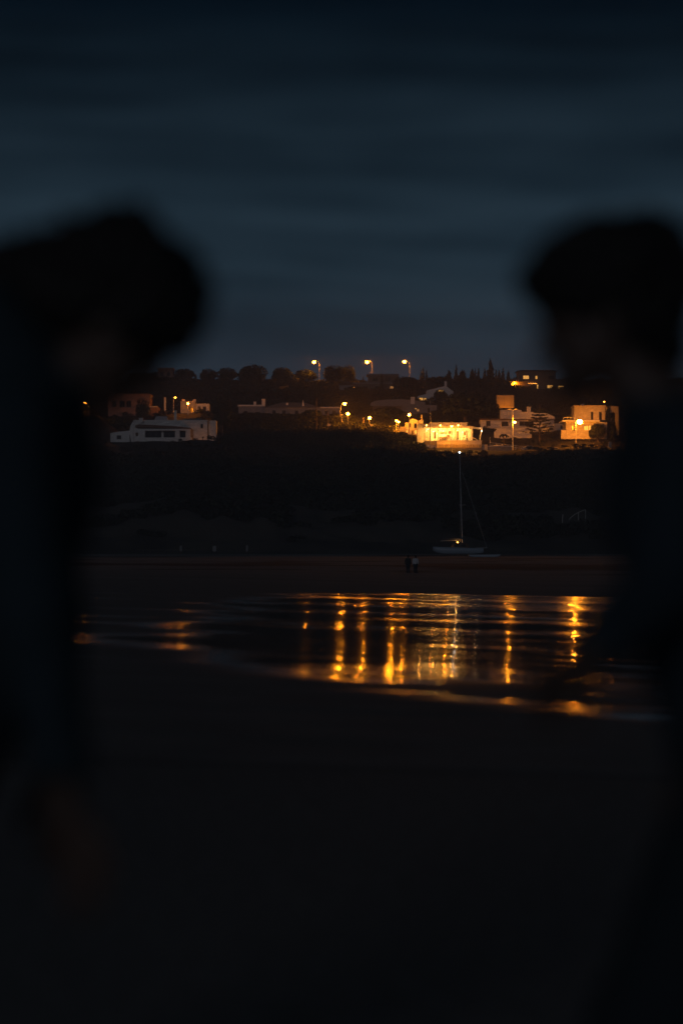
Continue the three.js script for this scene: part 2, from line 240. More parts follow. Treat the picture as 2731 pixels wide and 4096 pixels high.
{ // Norfolk pine with layered branches before the white house
  const d = 674, px = 2157, g0 = ground(px, d), h = yOf(1617, d) - g0, t = new THREE.Group(), r = rng(77), lobes = [], limbs = [rod([0, -0.5, 0], [0, h, 0], 0.2, 0.04)];
  for (let k = 0; k < 9; k++) { const y = h * (0.22 + 0.082 * k), len = 4.6 * (1 - k / 10.5); for (let q = 0; q < 6; q++) { const a = q * 1.047 + k * 0.5 + r() * 0.2, e = [Math.cos(a) * len, y + len * 0.28 - 0.3, Math.sin(a) * len]; limbs.push(rod([0, y, 0], e, 0.07, 0.03, 5)); for (let s = 0.35; s < 1.05; s += 0.16) lobes.push([e[0] * s, y + (e[1] - y) * s, e[2] * s, 0.3, 0.17, 0.3]); } }
  part(t, 'trunk', merge(limbs), M.bark); part(t, 'crown', leaves(lobes, 5200, 0.26, 78), M.pine); top(place(t, px, d), 'norfolk_pine', 'layered conifer with open tiers in front of the white terraced house', 'tree');
}
{ // low palm by the white house
  const d = 672, px = 2014, t = new THREE.Group(), h = yOf(1742, d) - ground(px, d), fr = [], r = rng(12);
  for (let k = 0; k < 14; k++) { const a = k * 0.449 * 2, c = new THREE.QuadraticBezierCurve3(new THREE.Vector3(0, h, 0), new THREE.Vector3(Math.cos(a) * 0.6, h + 0.6, Math.sin(a) * 0.6), new THREE.Vector3(Math.cos(a) * 1.3, h - 0.2 - 0.5 * r(), Math.sin(a) * 1.3)); for (let s = 0; s < 12; s++) { const p = c.getPoint(s / 11); fr.push([p.x, p.y, p.z, 0.1, 0.06, 0.1]); } }
  part(t, 'trunk', rod([0, -0.3, 0], [0, h, 0], 0.16, 0.13), M.bark); part(t, 'crown', leaves(fr, 1500, 0.24, 14), M.foliage); top(place(t, px, d), 'palm_tree', 'small palm below the white terraced house', 'tree');
}
{ // scrub on the slope: nobody could count it
  const shut = [[1690, 1960, 639, 668], [1945, 2046, 634, 668], [2040, 2380, 646, 668], [430, 880, 639.5, 662], [1560, 1700, 655, 672], [690, 800, 676, 700], [2395, 2480, 636, 662]];
  for (let v = 0; v < 3; v++) {
    const r = rng(60 + v), lobes = []; for (let i = 0; i < 5; i++) lobes.push([(r() - 0.5) * 1.3, 0.35 + 0.35 * r(), (r() - 0.5) * 1.3, 0.45 + 0.25 * r(), 0.35 + 0.2 * r(), 0.45 + 0.25 * r()]);
    const g = leaves(lobes, 300, 0.26, 70 + v), list = [], m = new THREE.Matrix4();
    for (let tries = 0; tries < 7500; tries++) {
      const crest = tries > 5200, d = crest ? 632 + r() * 66 : 450 + Math.pow(r(), 1.25) * 440, x = crest ? (900 + r() * 790 - CX) / F * d : (r() - 0.5) * 320 * d / 800, px = CX + x / d * F, h = groundH(x, d);
      if (shut.some(([a, b, c, e]) => px > a && px < b && d > c && d < e)) continue;
      if (d < 474 && fbm(x * 0.03, d * 0.05, 51, 4) > -0.02) continue;
      const s = (d > 625 && d < 700 ? (px > 1690 ? 0.55 : 0.75) : 1.25) * (0.6 + 0.9 * r()), y = 0.7 + 0.5 * r();
      m.compose(new THREE.Vector3(x, h - 0.15, -d), new THREE.Quaternion().setFromAxisAngle(new THREE.Vector3(0, 1, 0), r() * 6.28), new THREE.Vector3(s * 1.3, s * y, s * 1.3)); list.push(m.clone());
    }
    const im = new THREE.InstancedMesh(g, M.scrub, list.length); list.forEach((q, i) => im.setMatrixAt(i, q)); top(im, 'scrub', 'low dark scrub covering the headland slope', 'scrub', null, 'stuff');
  }
}

// ---------------------------------------------------------------- buildings, measured in photograph pixels at their own distance
class Build {
  constructor(name, label, category, px, py, d, group) { this.o = top(new THREE.Group(), name, label, category, group); this.px = px; this.py = py; this.d = d; this.m = d / F; this.o.position.copy(at(px, py, d)); }
  X(px) { return (px - this.px) * this.m; }
  Y(py) { return (this.py - py) * this.m; }
  box(name, m, x0, x1, y0, y1, z0, z1, parent = this.o) { return part(parent, name, boxG(this.X(x0), this.X(x1), this.Y(y1), this.Y(y0), -z1, -z0), m); }
  prism(name, m, pts, z0, z1, parent = this.o) { return part(parent, name, prism(pts.map(([x, y]) => [this.X(x), this.Y(y)]), -z1, -z0), m); }
  window(x0, x1, y0, y1, z = 0, pane = M.darkGlass, bars = 1, frame = M.frame) { // frame with a pane set back in it
    const X0 = this.X(x0), X1 = this.X(x1), Y0 = this.Y(y1), Y1 = this.Y(y0), t = 0.07, f = -z + 0.06, b = -z - 0.02, l = [boxG(X0 - t, X0, Y0 - t, Y1 + t, b, f), boxG(X1, X1 + t, Y0 - t, Y1 + t, b, f), boxG(X0, X1, Y1, Y1 + t, b, f), boxG(X0, X1, Y0 - t, Y0, b, f)];
    for (let k = 1; k <= bars; k++) { const c = lerp(X0, X1, k / (bars + 1)); l.push(boxG(c - 0.03, c + 0.03, Y0, Y1, -z + 0.012, f - 0.01)); }
    const w = part(this.o, 'window', merge(l), frame); part(w, 'pane', boxG(X0 + 0.002, X1 - 0.002, Y0 + 0.002, Y1 - 0.002, -z - 0.01, -z + 0.01), pane); return w;
  }
  chimney(x0, x1, y0, y1, z = 1.5, cap = true) { const c = this.box('chimney', M.white, x0, x1, y0, y1, z, z + (x1 - x0) * this.m); if (cap) part(c, 'chimney_cap', boxG(this.X(x0) - 0.1, this.X(x1) + 0.1, this.Y(y0), this.Y(y0) + 0.16, -z - (x1 - x0) * this.m - 0.1, -z + 0.1), M.white); return c; }
  roof(x0, x1, eave, ridge, z0, z1, m = M.tile, hip = 0.25) { // hipped roof
    const X0 = this.X(x0), X1 = this.X(x1), E = this.Y(eave), R = this.Y(ridge), a = (X1 - X0) * hip, zc = -(z0 + z1) / 2, v = [[X0, E, -z0], [X1, E, -z0], [X1, E, -z1], [X0, E, -z1], [X0 + a, R, zc], [X1 - a, R, zc]], f = [[0, 1, 5], [0, 5, 4], [1, 2, 5], [2, 3, 4], [2, 4, 5], [3, 0, 4], [0, 3, 2], [0, 2, 1]], p = [], u = [];
    for (const t of f) for (const k of t) { p.push(...v[k]); u.push(v[k][0], v[k][2] + v[k][1]); }
    const g = new THREE.BufferGeometry(); g.setAttribute('position', new THREE.Float32BufferAttribute(p, 3)); g.setAttribute('uv', new THREE.Float32BufferAttribute(u, 2)); g.computeVertexNormals(); return part(this.o, 'roof', g, m);
  }
}
{ // big white house, left
  const h = new Build('white_house', 'big low white house with a porch and curved side wall, left', 'house', 640, 1757, 645);
  h.box('wall', M.white, 536, 830, 1684, 1768, 0, 9);
  h.box('parapet', M.white, 534, 832, 1680, 1684, -0.15, 9.1);
  h.prism('curved_wall', M.white, [[536, 1684], [530, 1690], [524, 1702], [520, 1716], [519, 1730], [522, 1745], [526, 1768], [536, 1768]], -0.2, 3);
  h.prism('wing', M.white, [[442, 1732], [470, 1727], [519, 1722], [519, 1768], [442, 1768]], 0.4, 6);
  h.prism('porch_roof', M.tile, [[545, 1703], [560, 1699], [700, 1706], [765, 1713], [765, 1717], [545, 1711]], -2.4, -0.02);
  h.box('lintel', M.white, 545, 765, 1717, 1724, -2.2, -1.9);
  for (const [a, b] of [[545, 583], [703, 721], [745, 765]]) h.box('pillar', M.white, a, b, 1724, 1762, -2.2, -1.9);
  h.box('terrace', M.white, 560, 770, 1752, 1768, -2.9, -2.21);
  h.window(585, 645, 1726, 1751, 0, M.darkGlass, 2); h.window(656, 700, 1726, 1751, 0, M.darkGlass, 1); h.window(723, 744, 1725, 1752, 0, M.darkGlass, 0);
  h.window(804, 812, 1697, 1712, 0, M.darkGlass, 0); h.window(468, 484, 1742, 1756, 0.4, M.darkGlass, 0);
  h.box('niche', M.wood, 546, 556, 1732, 1746, -2.26, -2.2);
  h.box('annex', M.white, 830, 864, 1681, 1768, 1.2, 7);
  h.chimney(558, 573, 1675, 1690, -0.9); h.chimney(694, 704, 1641, 1680, 3);
  h.roof(723, 808, 1680, 1668, 2.5, 8, M.paleTile, 0.15);
}
{ const h = new Build('garden_shelter', 'small pale blue pitched roof behind the white house', 'shelter', 645, 1690, 662); h.box('wall', M.grey, 622, 668, 1680, 1700, 0, 3); h.roof(618, 672, 1680, 1664, -0.2, 3.2, mat(0.3, 0.38, 0.45, 0.8), 0.1); }
{ const h = new Build('brown_house', 'unlit brownish two-storey house with dark windows, far left', 'house', 520, 1664, 700);
  h.box('wall', M.pink, 433, 600, 1580, 1674, 0, 9); h.box('cornice', M.pink, 430, 603, 1575, 1580, -0.25, 9.2); h.box('lower_wing', M.pink, 600, 634, 1628, 1674, -1, 7); h.box('balcony', M.white, 553, 632, 1626, 1630, -1.6, -1.01);
  for (const [a, b] of [[480, 500], [507, 525], [450, 466]]) h.window(a, b, 1603, 1628, 0, M.darkGlass, 1); h.window(560, 590, 1638, 1660, 0, M.darkGlass, 1); h.box('pillar', M.white, 596, 600, 1630, 1674, -1.6, -1.2); h.chimney(596, 605, 1590, 1580, 2); h.chimney(653, 660, 1588, 1640, 4); }
{ const h = new Build('lamplit_house', 'small house wall lit orange by the street lamp behind the white house', 'house', 775, 1654, 706);
  h.box('wall', M.cream, 723, 781, 1604, 1666, 0, 7); h.box('lower_wing', M.white, 781, 836, 1614, 1666, 0.8, 7); for (const x of [733, 777]) h.chimney(x - 5, x + 5, 1598, 1606, 2); h.roof(724, 780, 1604, 1600, 0, 7, M.tile, 0.2); h.window(792, 802, 1626, 1638, 0.8); h.window(812, 824, 1626, 1638, 0.8); h.window(760, 772, 1628, 1648, 0, M.darkGlass, 0); }
{ const h = new Build('hilltop_house', 'pinkish grey hilltop house beside the left ridge pines', 'house', 660, 1522, 866);
  h.box('wall', M.pink, 632, 692, 1476, 1534, 0, 8); h.box('cornice', M.pink, 630, 694, 1471, 1476, -0.2, 8.2); h.box('step_wall', M.grey, 692, 702, 1498, 1534, 1, 7); h.window(642, 654, 1488, 1504); h.window(668, 680, 1488, 1504); }
{ const h = new Build('long_villa', 'long low greyish villa with chimneys below the left ridge', 'villa', 1150, 1668, 728);
  h.box('wall', M.grey, 1060, 1280, 1630, 1680, 0, 9); h.box('side_wing', M.grey, 953, 1060, 1624, 1680, 1.5, 9); h.box('end_wing', M.grey, 1280, 1359, 1632, 1680, 0.6, 8); h.box('cornice', M.white, 1279, 1362, 1627, 1632, 0.3, 8.2); h.box('side_cornice', M.white, 950, 1058, 1618, 1624, 1.2, 9.2);
  h.roof(1056, 1284, 1630, 1606, -0.4, 9.4, M.paleTile, 0.3); h.chimney(1013, 1023, 1606, 1618, 3); h.chimney(1046, 1060, 1596, 1624, 2); h.chimney(1144, 1152, 1612, 1626, 2);
  h.prism('spire', M.white, [[1207, 1628], [1217, 1628], [1213, 1600], [1211, 1600]], 1, 1.8); for (const a of [975, 1090, 1130, 1180, 1230, 1300, 1330]) h.window(a, a + 12, 1642, 1656, a < 1060 ? 1.5 : a > 1280 ? 0.6 : 0); }
{ const h = new Build('tiled_outbuilding', 'low tiled outbuilding in front of the long villa', 'shed', 1004, 1682, 706); h.box('wall', M.grey, 958, 1052, 1670, 1692, 0, 6); h.roof(948, 1062, 1670, 1652, -0.4, 6.4, M.tile, 0.3); h.window(985, 996, 1674, 1682, 0, M.darkGlass, 0); }
{ const h = new Build('flat_roof_house', 'dark flat-roofed hilltop house under the ridge street lamps', 'house', 1540, 1576, 862);
  h.box('wall', M.brown, 1415, 1646, 1536, 1588, 0, 10); h.box('upper_storey', M.brown, 1472, 1590, 1500, 1536, 1.5, 9); h.box('upper_cornice', M.grey, 1466, 1596, 1494, 1500, 1, 9.5); h.box('cornice', M.grey, 1410, 1650, 1530, 1536, -0.4, 10.4);
  h.window(1560, 1574, 1545, 1562, 0, G.windowLow); h.window(1598, 1606, 1543, 1566, 0, G.window, 0); h.window(1613, 1621, 1545, 1568, 0, G.window, 0); h.window(1626, 1636, 1561, 1569, 0, G.windowLow, 0); h.window(1500, 1520, 1545, 1562, 0, M.darkGlass); h.window(1450, 1470, 1545, 1562); h.window(1490, 1510, 1508, 1522, 1.5); h.window(1540, 1560, 1508, 1522, 1.5); }
{ const h = new Build('grey_cottage', 'grey cottage with two tiny bright lights, left of the flat-roofed house', 'house', 1385, 1577, 846); h.box('wall', M.grey, 1357, 1412, 1540, 1588, 0, 7); h.roof(1348, 1420, 1540, 1522, -0.5, 7.5, M.tile, 0.3); h.window(1376, 1386, 1550, 1562); for (const x of [1414, 1421]) { const l = h.box('wall_lamp', G.dim, x, x + 3, 1550, 1553.5, -0.4, -0.1); } h.box('lamp_bracket', M.grey, 1411, 1426, 1554, 1557, -0.5, 0.4); }
{ const h = new Build('gable_house', 'white house with slanted gable, chimney and lit windows', 'house', 1740, 1604, 784);
  h.prism('wall', M.white, [[1706, 1616], [1706, 1562], [1778, 1544], [1786, 1546], [1812, 1566], [1812, 1616]], 0, 8); h.prism('wing', M.white, [[1670, 1616], [1670, 1584], [1706, 1575], [1706, 1616]], 0.5, 7); h.chimney(1778, 1787, 1526, 1550, 1.5);
  h.window(1677, 1690, 1591, 1602, 0.5, G.window); h.window(1694, 1705, 1592, 1602, 0.5, G.window, 0); h.window(1721, 1735, 1594, 1603, 0, G.window, 0); h.window(1753, 1771, 1560, 1575, 0, G.window, 1); }
{ const h = new Build('grey_villa', 'broad grey villa with a pale curved roof, above the restaurant', 'villa', 1620, 1676, 740);
  h.prism('roof', M.grey, [[1482, 1624], [1482, 1612], [1500, 1603], [1545, 1598], [1610, 1597], [1660, 1602], [1700, 1608], [1700, 1624]], 0, 9); h.box('wall', M.grey, 1607, 1746, 1620, 1686, -0.4, 8); h.box('side_wall', M.brown, 1490, 1607, 1624, 1686, 0.6, 8); h.chimney(1642, 1658, 1590, 1616, -0.2);
  h.window(1660, 1664, 1633, 1637, -0.4, G.window, 0); h.window(1667, 1675, 1637, 1646, -0.4, G.windowLow, 1); h.window(1710, 1718, 1632, 1650, -0.4, M.darkGlass, 0); h.window(1560, 1575, 1640, 1655, 0.6); }
{ const h = new Build('hilltop_villa', 'hilltop villa with several yellow lit windows, upper right', 'villa', 2150, 1556, 852);
  h.box('wall', M.brown, 2056, 2270, 1520, 1568, 0, 11); h.box('upper_storey', M.brown, 2072, 2222, 1484, 1520, 0.6, 10); h.roof(2064, 2230, 1484, 1475, 0, 10.5, M.tile, 0.12); h.box('cornice', M.brown, 2052, 2274, 1516, 1520, -0.3, 11.2);
  h.window(2092, 2114, 1502, 1519, 0.6, G.window, 2); h.window(2141, 2148, 1503, 1516, 0.6, G.window, 0); h.window(2190, 2216, 1502, 1516, 0.6, M.darkGlass, 1); h.window(2188, 2209, 1541, 1552, 0, G.window, 2); h.window(2232, 2252, 1543, 1554, 0, G.window, 2); h.window(2146, 2151, 1539, 1554, 0, G.window, 0);
  for (const x of [2082, 2120]) h.box('shutter', M.darkMetal, x - 4, x + 4, 1502, 1519, 0.5, 0.58);
  h.box('terrace_wall', M.cream, 2042, 2092, 1530, 1546, 0.6, 1); h.box('terrace_post', M.white, 2040, 2043, 1528, 1560, -2, -1.7); h.box('terrace_cover', M.wood, 2036, 2094, 1524, 1528, -2.2, -0.31);
  const b = h.box('terrace_lamp', G.warm, 2054, 2058, 1531, 1535, -0.9, -0.5); bulbLight(h.o, h.X(2056), h.Y(1533), 0.7, 50, SODIUM, 0.18);
  for (let k = 0; k < 8; k++) h.box('string_bulb', G.dim, 2111 + k * 4.6, 2112.6 + k * 4.6, 1532.5 + (k % 2), 1534 + (k % 2), -0.2, -0.06); }
{ const h = new Build('orange_billboard', 'square blank panel on posts lit orange, above the white terraced house', 'billboard', 2020, 1650, 716);
  h.box('panel', mat(0.55, 0.42, 0.26, 0.9, { map: tileGrain }), 1985, 2054, 1582, 1632, 0, 0.25); h.box('panel_seam', M.wood, 2016, 2017.2, 1584, 1622, -0.03, -0.004); h.box('panel_seam', M.wood, 1986, 2053, 1623, 1624, -0.03, -0.004); for (const x of [1995, 2044]) h.box('post', M.darkMetal, x - 1.5, x + 1.5, 1632, 1690, 0.05, 0.2); h.box('frame', M.frame, 1983, 2056, 1580, 1582, -0.1, 0.3); part(h.o, 'floodlight_bracket', rod([h.X(2019), h.Y(1633), -0.1], [h.X(2019), h.Y(1650), 3.4], 0.05), M.darkMetal); part(h.o, 'floodlight_housing', boxG(h.X(2019) - 0.4, h.X(2019) + 0.4, h.Y(1650) - 0.3, h.Y(1650) + 0.35, 3.42, 3.75), M.darkMetal); part(h.o, 'floodlight_lamp', boxG(h.X(2019) - 0.2, h.X(2019) + 0.2, h.Y(1650) - 0.1, h.Y(1650) + 0.2, 3.3, 3.415), G.warm); bulbLight(h.o, h.X(2019), h.Y(1650) + 0.1, 3.36, 26, SODIUM, 0.04); }
{ const h = new Build('terraced_house', 'white terraced house with balustrade behind the layered conifer', 'house', 2090, 1746, 690);
  h.prism('roof_terrace_wall', M.white, [[2030, 1676], [2030, 1649], [2120, 1647], [2160, 1648], [2190, 1655], [2217, 1667], [2217, 1676]], 0, 1.2); h.box('stair_block', M.white, 2003, 2086, 1638, 1676, 1.5, 6); h.chimney(2108, 2123, 1628, 1650, 1.4); h.box('upper_wall', M.white, 1922, 2216, 1676, 1712, 1.2, 9);
  h.box('lower_wall', M.white, 1976, 2222, 1712, 1756, -1.4, 9); h.box('eave', M.tile, 1918, 2222, 1674, 1679, 0.4, 1.19);
  h.window(2006, 2032, 1686, 1706, 1.2); h.window(2078, 2133, 1685, 1706, 1.2, M.darkGlass, 2); h.window(1945, 1960, 1684, 1702, 1.2);
  h.box('balustrade_rail', M.white, 2074, 2108, 1704, 1706, -1.3, -1.05); for (let k = 0; k < 9; k++) h.box('baluster', M.white, 2076 + k * 3.6, 2077.6 + k * 3.6, 1706, 1712, -1.25, -1.1); h.box('balcony_wall', M.white, 2000, 2074, 1706, 1712, -1.35, -1.1);
  h.box('terrace_floor', M.stone, 1976, 2216, 1712, 1713, -1.45, 1.2); }
{ const h = new Build('garden_wall', 'white sloping garden wall in front of the terraced house', 'wall', 2040, 1750, 682); h.prism('wall', M.white, [[1975, 1758], [1975, 1728], [1990, 1714], [2030, 1712], [2052, 1722], [2060, 1726], [2125, 1726], [2125, 1758]], 0, 0.4); h.box('coping', M.stone, 2058, 2127, 1724, 1726, -0.08, 0.5); }
{ const h = new Build('small_annex', 'small pale annex between the terraced house and the lit right house', 'shed', 2235, 1735, 690); h.box('wall', M.white, 2217, 2254, 1697, 1746, 0, 4); h.box('roof_slab', M.white, 2215, 2256, 1694, 1697, -0.2, 4.2); h.window(2240, 2248, 1702, 1714); }
{ const h = new Build('cream_house', 'cream two-storey house brightly lit by the largest street lamp', 'house', 2340, 1745, 670);
  h.box('upper_storey', M.cream, 2298, 2422, 1624, 1679, 2.5, 10); h.box('parapet', M.cream, 2295, 2425, 1619, 1624, 2.2, 10.3); h.box('lower_storey', M.cream, 2263, 2426, 1688, 1756, 0, 10); h.box('balcony_slab', M.white, 2246, 2396, 1681, 1687.5, -1.2, 9.8); h.box('side_wing', M.cream, 2426, 2478, 1622, 1756, 3, 9); h.box('low_wall', M.cream, 2243, 2263, 1720, 1756, 0.3, 0.8);
  h.window(2366, 2374, 1646, 1676, 2.5, M.darkGlass, 0); h.window(2399, 2408, 1646, 1676, 2.5, M.darkGlass, 0); h.window(2335, 2350, 1704, 1720, 0, G.window, 1); h.window(2354, 2365, 1704, 1720, 0, G.window, 0); h.window(2286, 2298, 1700, 1722, 0, M.darkGlass, 0); h.window(2448, 2462, 1648, 1668, 3); h.window(2448, 2462, 1690, 1712, 3); h.chimney(2330, 2342, 1612, 1624, 5); for (let k = 0; k < 5; k++) h.box('balcony_rail', M.metal, 2250 + k * 14, 2251 + k * 14, 1671, 1681, -1.1, -1.05); h.box('balcony_rail', M.metal, 2248, 2310, 1670, 1671, -1.12, -1.03); }
{ const h = new Build('white_obelisk', 'white tapering pillar on a low wall near the right person', 'pillar', 2440, 1828, 640); h.prism('shaft', M.white, [[2430, 1811], [2449, 1811], [2445, 1770], [2442, 1766], [2437, 1766], [2434, 1770]], 0.6, 1.6); h.box('base_wall', M.white, 2412, 2476, 1811, 1834, 0, 1.9); }

// ---------------------------------------------------------------- the lit restaurant
const cafeD = 646;
{
  const h = new Build('glass_restaurant', 'brightly lit glass-fronted restaurant on the cliff terrace', 'restaurant', 1810, 1790, cafeD);
  h.box('floor', M.stone, 1697, 1924, 1764, 1800, -1.3, 9); h.box('back_wall', M.white, 1722, 1871, 1688, 1764, 4.5, 8.5); h.box('back_coping', M.white, 1720, 1873, 1686, 1688, 4.3, 8.7); h.box('side_wall', M.cream, 1670, 1722, 1692, 1790, 4.6, 8.5); h.box('side_end_wall', M.white, 1871, 1890, 1706, 1764, 4.5, 8.5);
  h.box('roof_beam', M.white, 1723, 1891, 1705, 1712, -0.2, 0.25); h.box('roof_slab', M.white, 1724, 1890, 1703.6, 1708, 0.26, 4.49); h.box('annex_roof', M.white, 1696, 1722.5, 1708, 1711, -0.1, 4.4);
  for (const [x, w] of [[1696, 2.5], [1749, 3], [1785, 1.6], [1819, 4], [1852, 1.6], [1886, 4]]) h.box('post', M.white, x, x + w, 1712, 1764, -0.1, 0.16);
  h.box('sill_beam', M.white, 1698, 1890, 1748, 1749.5, -0.02, 0.1);
  for (const [a, b] of [[1699, 1722], [1723.5, 1748.5], [1752.5, 1784.5], [1787, 1818.5], [1823.5, 1851.5], [1854, 1885.5]]) h.box('glass_panel', M.pane, a, b, 1712.2, 1763.8, 0.03, 0.045);
  for (const [a, b, c, e] of [[1738, 1746, 1722, 1750], [1796, 1806, 1721, 1732], [1829, 1836, 1720, 1756], [1858, 1866, 1722, 1738]]) h.box('doorway', M.wood, a, b, c, e, 4.4, 4.49);
  h.box('counter', M.wood, 1758, 1792, 1745, 1764, 3, 3.8); h.box('shelf', M.wood, 1760, 1790, 1728, 1730, 4.1, 4.45); for (let k = 0; k < 9; k++) h.box('bottle', k % 2 ? M.darkGlass : M.canvas, 1762 + k * 3, 1763.3 + k * 3, 1723.5, 1728, 4.2, 4.3);
  h.box('white_column', M.white, 1864, 1872, 1720, 1764, 1.5, 2); h.box('menu_board', M.wood, 1790, 1800, 1736, 1748, 4.3, 4.39); h.box('neon_strip', G.neon, 1704, 1718, 1713.5, 1715, 3.6, 3.7); h.box('neon_strip', G.blue, 1730, 1740, 1722, 1723.4, 4.2, 4.3);
  // terrace before the glass
  h.box('terrace_parapet', M.white, 1744, 1924, 1764, 1778, -1.6, -1.31); h.box('terrace_base', M.cream, 1744, 1924, 1778, 1802, -1.6, -1.32); h.box('parapet_coping', M.white, 1742, 1926, 1762.4, 1764, -1.75, -1.2);
  // awning frame on the right
  const bar = (a, b, z0, z1, n = 'awning_bar') => part(h.o, n, rod([h.X(a[0]), h.Y(a[1]), -z0], [h.X(b[0]), h.Y(b[1]), -z1], 0.09), M.white);
  bar([1891, 1708], [1929, 1713], 0, 0); bar([1891, 1708], [1929, 1713], 4, 4); bar([1928.5, 1709], [1918, 1764], 0, 0, 'awning_post'); bar([1928.5, 1709], [1921, 1764], 4, 4, 'awning_post'); bar([1888, 1748], [1912, 1763], -0.4, -0.4, 'stair_rail'); bar([1749, 1712], [1728, 1705], -0.3, -0.3); bar([1889, 1720], [1876, 1710], -0.3, -0.3);
  // interior and parapet bulbs: each with its own light
  const ball = (px, py, z, I, r, g = G.warm) => { part(h.o, 'lamp_bulb', new THREE.SphereGeometry(r, 14, 10).translate(h.X(px), h.Y(py), -z), g); bulbLight(h.o, h.X(px), h.Y(py), -z, I * 3.0, rgb(1, 0.46, 0.085), r * 1.05); part(h.o, 'lamp_stem', rod([h.X(px), h.Y(py) + r, -z], [h.X(px), h.Y(Math.min(py - 3, 1712)) + (py > 1712 ? 0 : -0.001), -z], 0.02), M.darkMetal); };
  ball(1750, 1734, 1.6, 11, 0.24, G.hot); ball(1774, 1722, 2.6, 6, 0.16); ball(1852, 1727, 2.4, 7, 0.16); ball(1830, 1720, 1.4, 7, 0.16); ball(1706, 1722, 2.2, 2.5, 0.14);
  for (const [px, k] of [[1705, 1], [1760, 1], [1832, 1]]) { part(h.o, 'parapet_lamp', new THREE.SphereGeometry(0.15, 12, 10).translate(h.X(px), h.Y(1701), -0.1), G.warm); bulbLight(h.o, h.X(px), h.Y(1701), 0.1, 8, rgb(1, 0.36, 0.04), 0.16); part(h.o, 'lamp_stem', rod([h.X(px), h.Y(1701) - 0.15, -0.1], [h.X(px), h.Y(1706), -0.1], 0.03), M.darkMetal); }
  part(h.o, 'awning_lamp', new THREE.SphereGeometry(0.16, 12, 10).translate(h.X(1925), h.Y(1724), 0.12), glow(1, 0.6, 0.25, 16)); bulbLight(h.o, h.X(1925), h.Y(1724), 0.12, 5, rgb(1, 0.5, 0.2), 0.17);
}
{ const h = new Build('white_outbuilding', 'small white outbuilding with rounded chimneys left of the restaurant', 'building', 1645, 1740, 660);
  h.box('wall', M.white, 1622, 1672, 1690, 1752, 0, 5); h.prism('gable', M.white, [[1638, 1690], [1640, 1678], [1650, 1674], [1668, 1680], [1672, 1690]], 0.1, 3); h.box('lean_to', M.cream, 1600, 1622, 1706, 1752, 0.6, 4); h.chimney(1684, 1688, 1658, 1682, 1, false); h.box('roof_block', M.white, 1674, 1692, 1680, 1694, 0.6, 2);
  h.window(1624.5, 1630, 1722, 1730, 0, G.window, 0); h.window(1658, 1666, 1720, 1735, 0, G.window, 0); h.window(1656, 1664, 1694, 1712, 0, M.darkGlass, 0); h.window(1637, 1641, 1692, 1708, 0, M.darkGlass, 0); h.box('door', M.wood, 1646, 1652, 1722, 1746, -0.06, -0.003); }
// terrace furniture
function chairMade(label) {
  const t = new THREE.Group(); part(t, 'seat', boxG(-0.24, 0.24, 0.43, 0.47, -0.24, 0.24), M.wood); part(t, 'backrest', boxG(-0.24, 0.24, 0.55, 0.95, 0.21, 0.25), M.canvas);
  for (const x of [-0.22, 0.22]) { part(t, 'leg', boxG(x - 0.02, x + 0.02, 0, 0.43, -0.23, -0.19), M.darkMetal); part(t, 'leg', boxG(x - 0.02, x + 0.02, 0, 0.94, 0.17, 0.208), M.darkMetal); part(t, 'armrest', boxG(x - 0.025, x + 0.025, 0.62, 0.65, -0.22, 0.165), M.wood); } return t;
}
function tableMade() { const t = new THREE.Group(); part(t, 'table_top', new THREE.CylinderGeometry(0.5, 0.5, 0.04, 24).translate(0, 0.73, 0), M.white); part(t, 'leg', rod([0, 0.03, 0], [0, 0.71, 0], 0.04), M.darkMetal); part(t, 'base', new THREE.CylinderGeometry(0.27, 0.3, 0.03, 20).translate(0, 0.015, 0), M.darkMetal); return t; }
{
  const c0 = chairMade(), t0 = tableMade(), names = ['leftmost', 'second', 'third', 'fourth', 'fifth'], D = cafeD - 2.6, y = at(1810, 1798, D).y;
  const put = (o, px, py, d, turn) => { o.position.copy(at(px, py, d)); o.rotation.y = turn; return o; };
  [1770, 1800, 1838, 1868, 1906].forEach((px, i) => {
    top(put(i ? t0.clone() : t0, px, 1791, D, 0), 'cafe_table', names[i] + ' round table from the left below the restaurant parapet', 'table', 'tables in front of the terrace parapet');
    for (const s of [-1, 1]) top(put(i || s > 0 ? c0.clone() : c0, px + s * 12, 1791, D, s > 0 ? Math.PI / 2 : -Math.PI / 2), 'cafe_chair', `chair on the ${s < 0 ? 'left' : 'right'} of the ${names[i]} table below the parapet`, 'chair', 'chairs in front of the terrace parapet');
  });
  [[1770, 1.4], [1812, 1.6], [1840, 1.4], [1866, 1.0]].forEach(([px, z], i) => { const d = cafeD + z; top(put(t0.clone(), px, 1764, d, 0), 'cafe_table', names[i] + ' round table from the left inside the glass restaurant', 'table', 'tables inside the restaurant'); for (const s of [-1, 1]) top(put(c0.clone(), px + s * 11, 1764, d, s > 0 ? Math.PI / 2 : -Math.PI / 2), 'cafe_chair', `chair on the ${s < 0 ? 'left' : 'right'} of the ${names[i]} table inside the restaurant`, 'chair', 'chairs inside the restaurant'); });
  // ledge the outside tables stand on
  const l = new Build('terrace_ledge', 'narrow paved ledge below the restaurant parapet', 'terrace', 1836, 1795, D - 1); l.box('paving', M.stone, 1744, 1926, 1791.02, 1806, -0.6, 1.95); 
}
{ const h = new Build('retaining_wall', 'brown retaining wall right of the restaurant terrace', 'wall', 1940, 1812, 645); h.box('wall', M.stone, 1927, 2046, 1786, 1822, 0, 0.5); h.box('pier', M.cream, 1926, 1949, 1778, 1822, -0.2, -0.003); h.box('coping', M.white, 1949, 2048, 1783.5, 1786, -0.1, 0.6); }
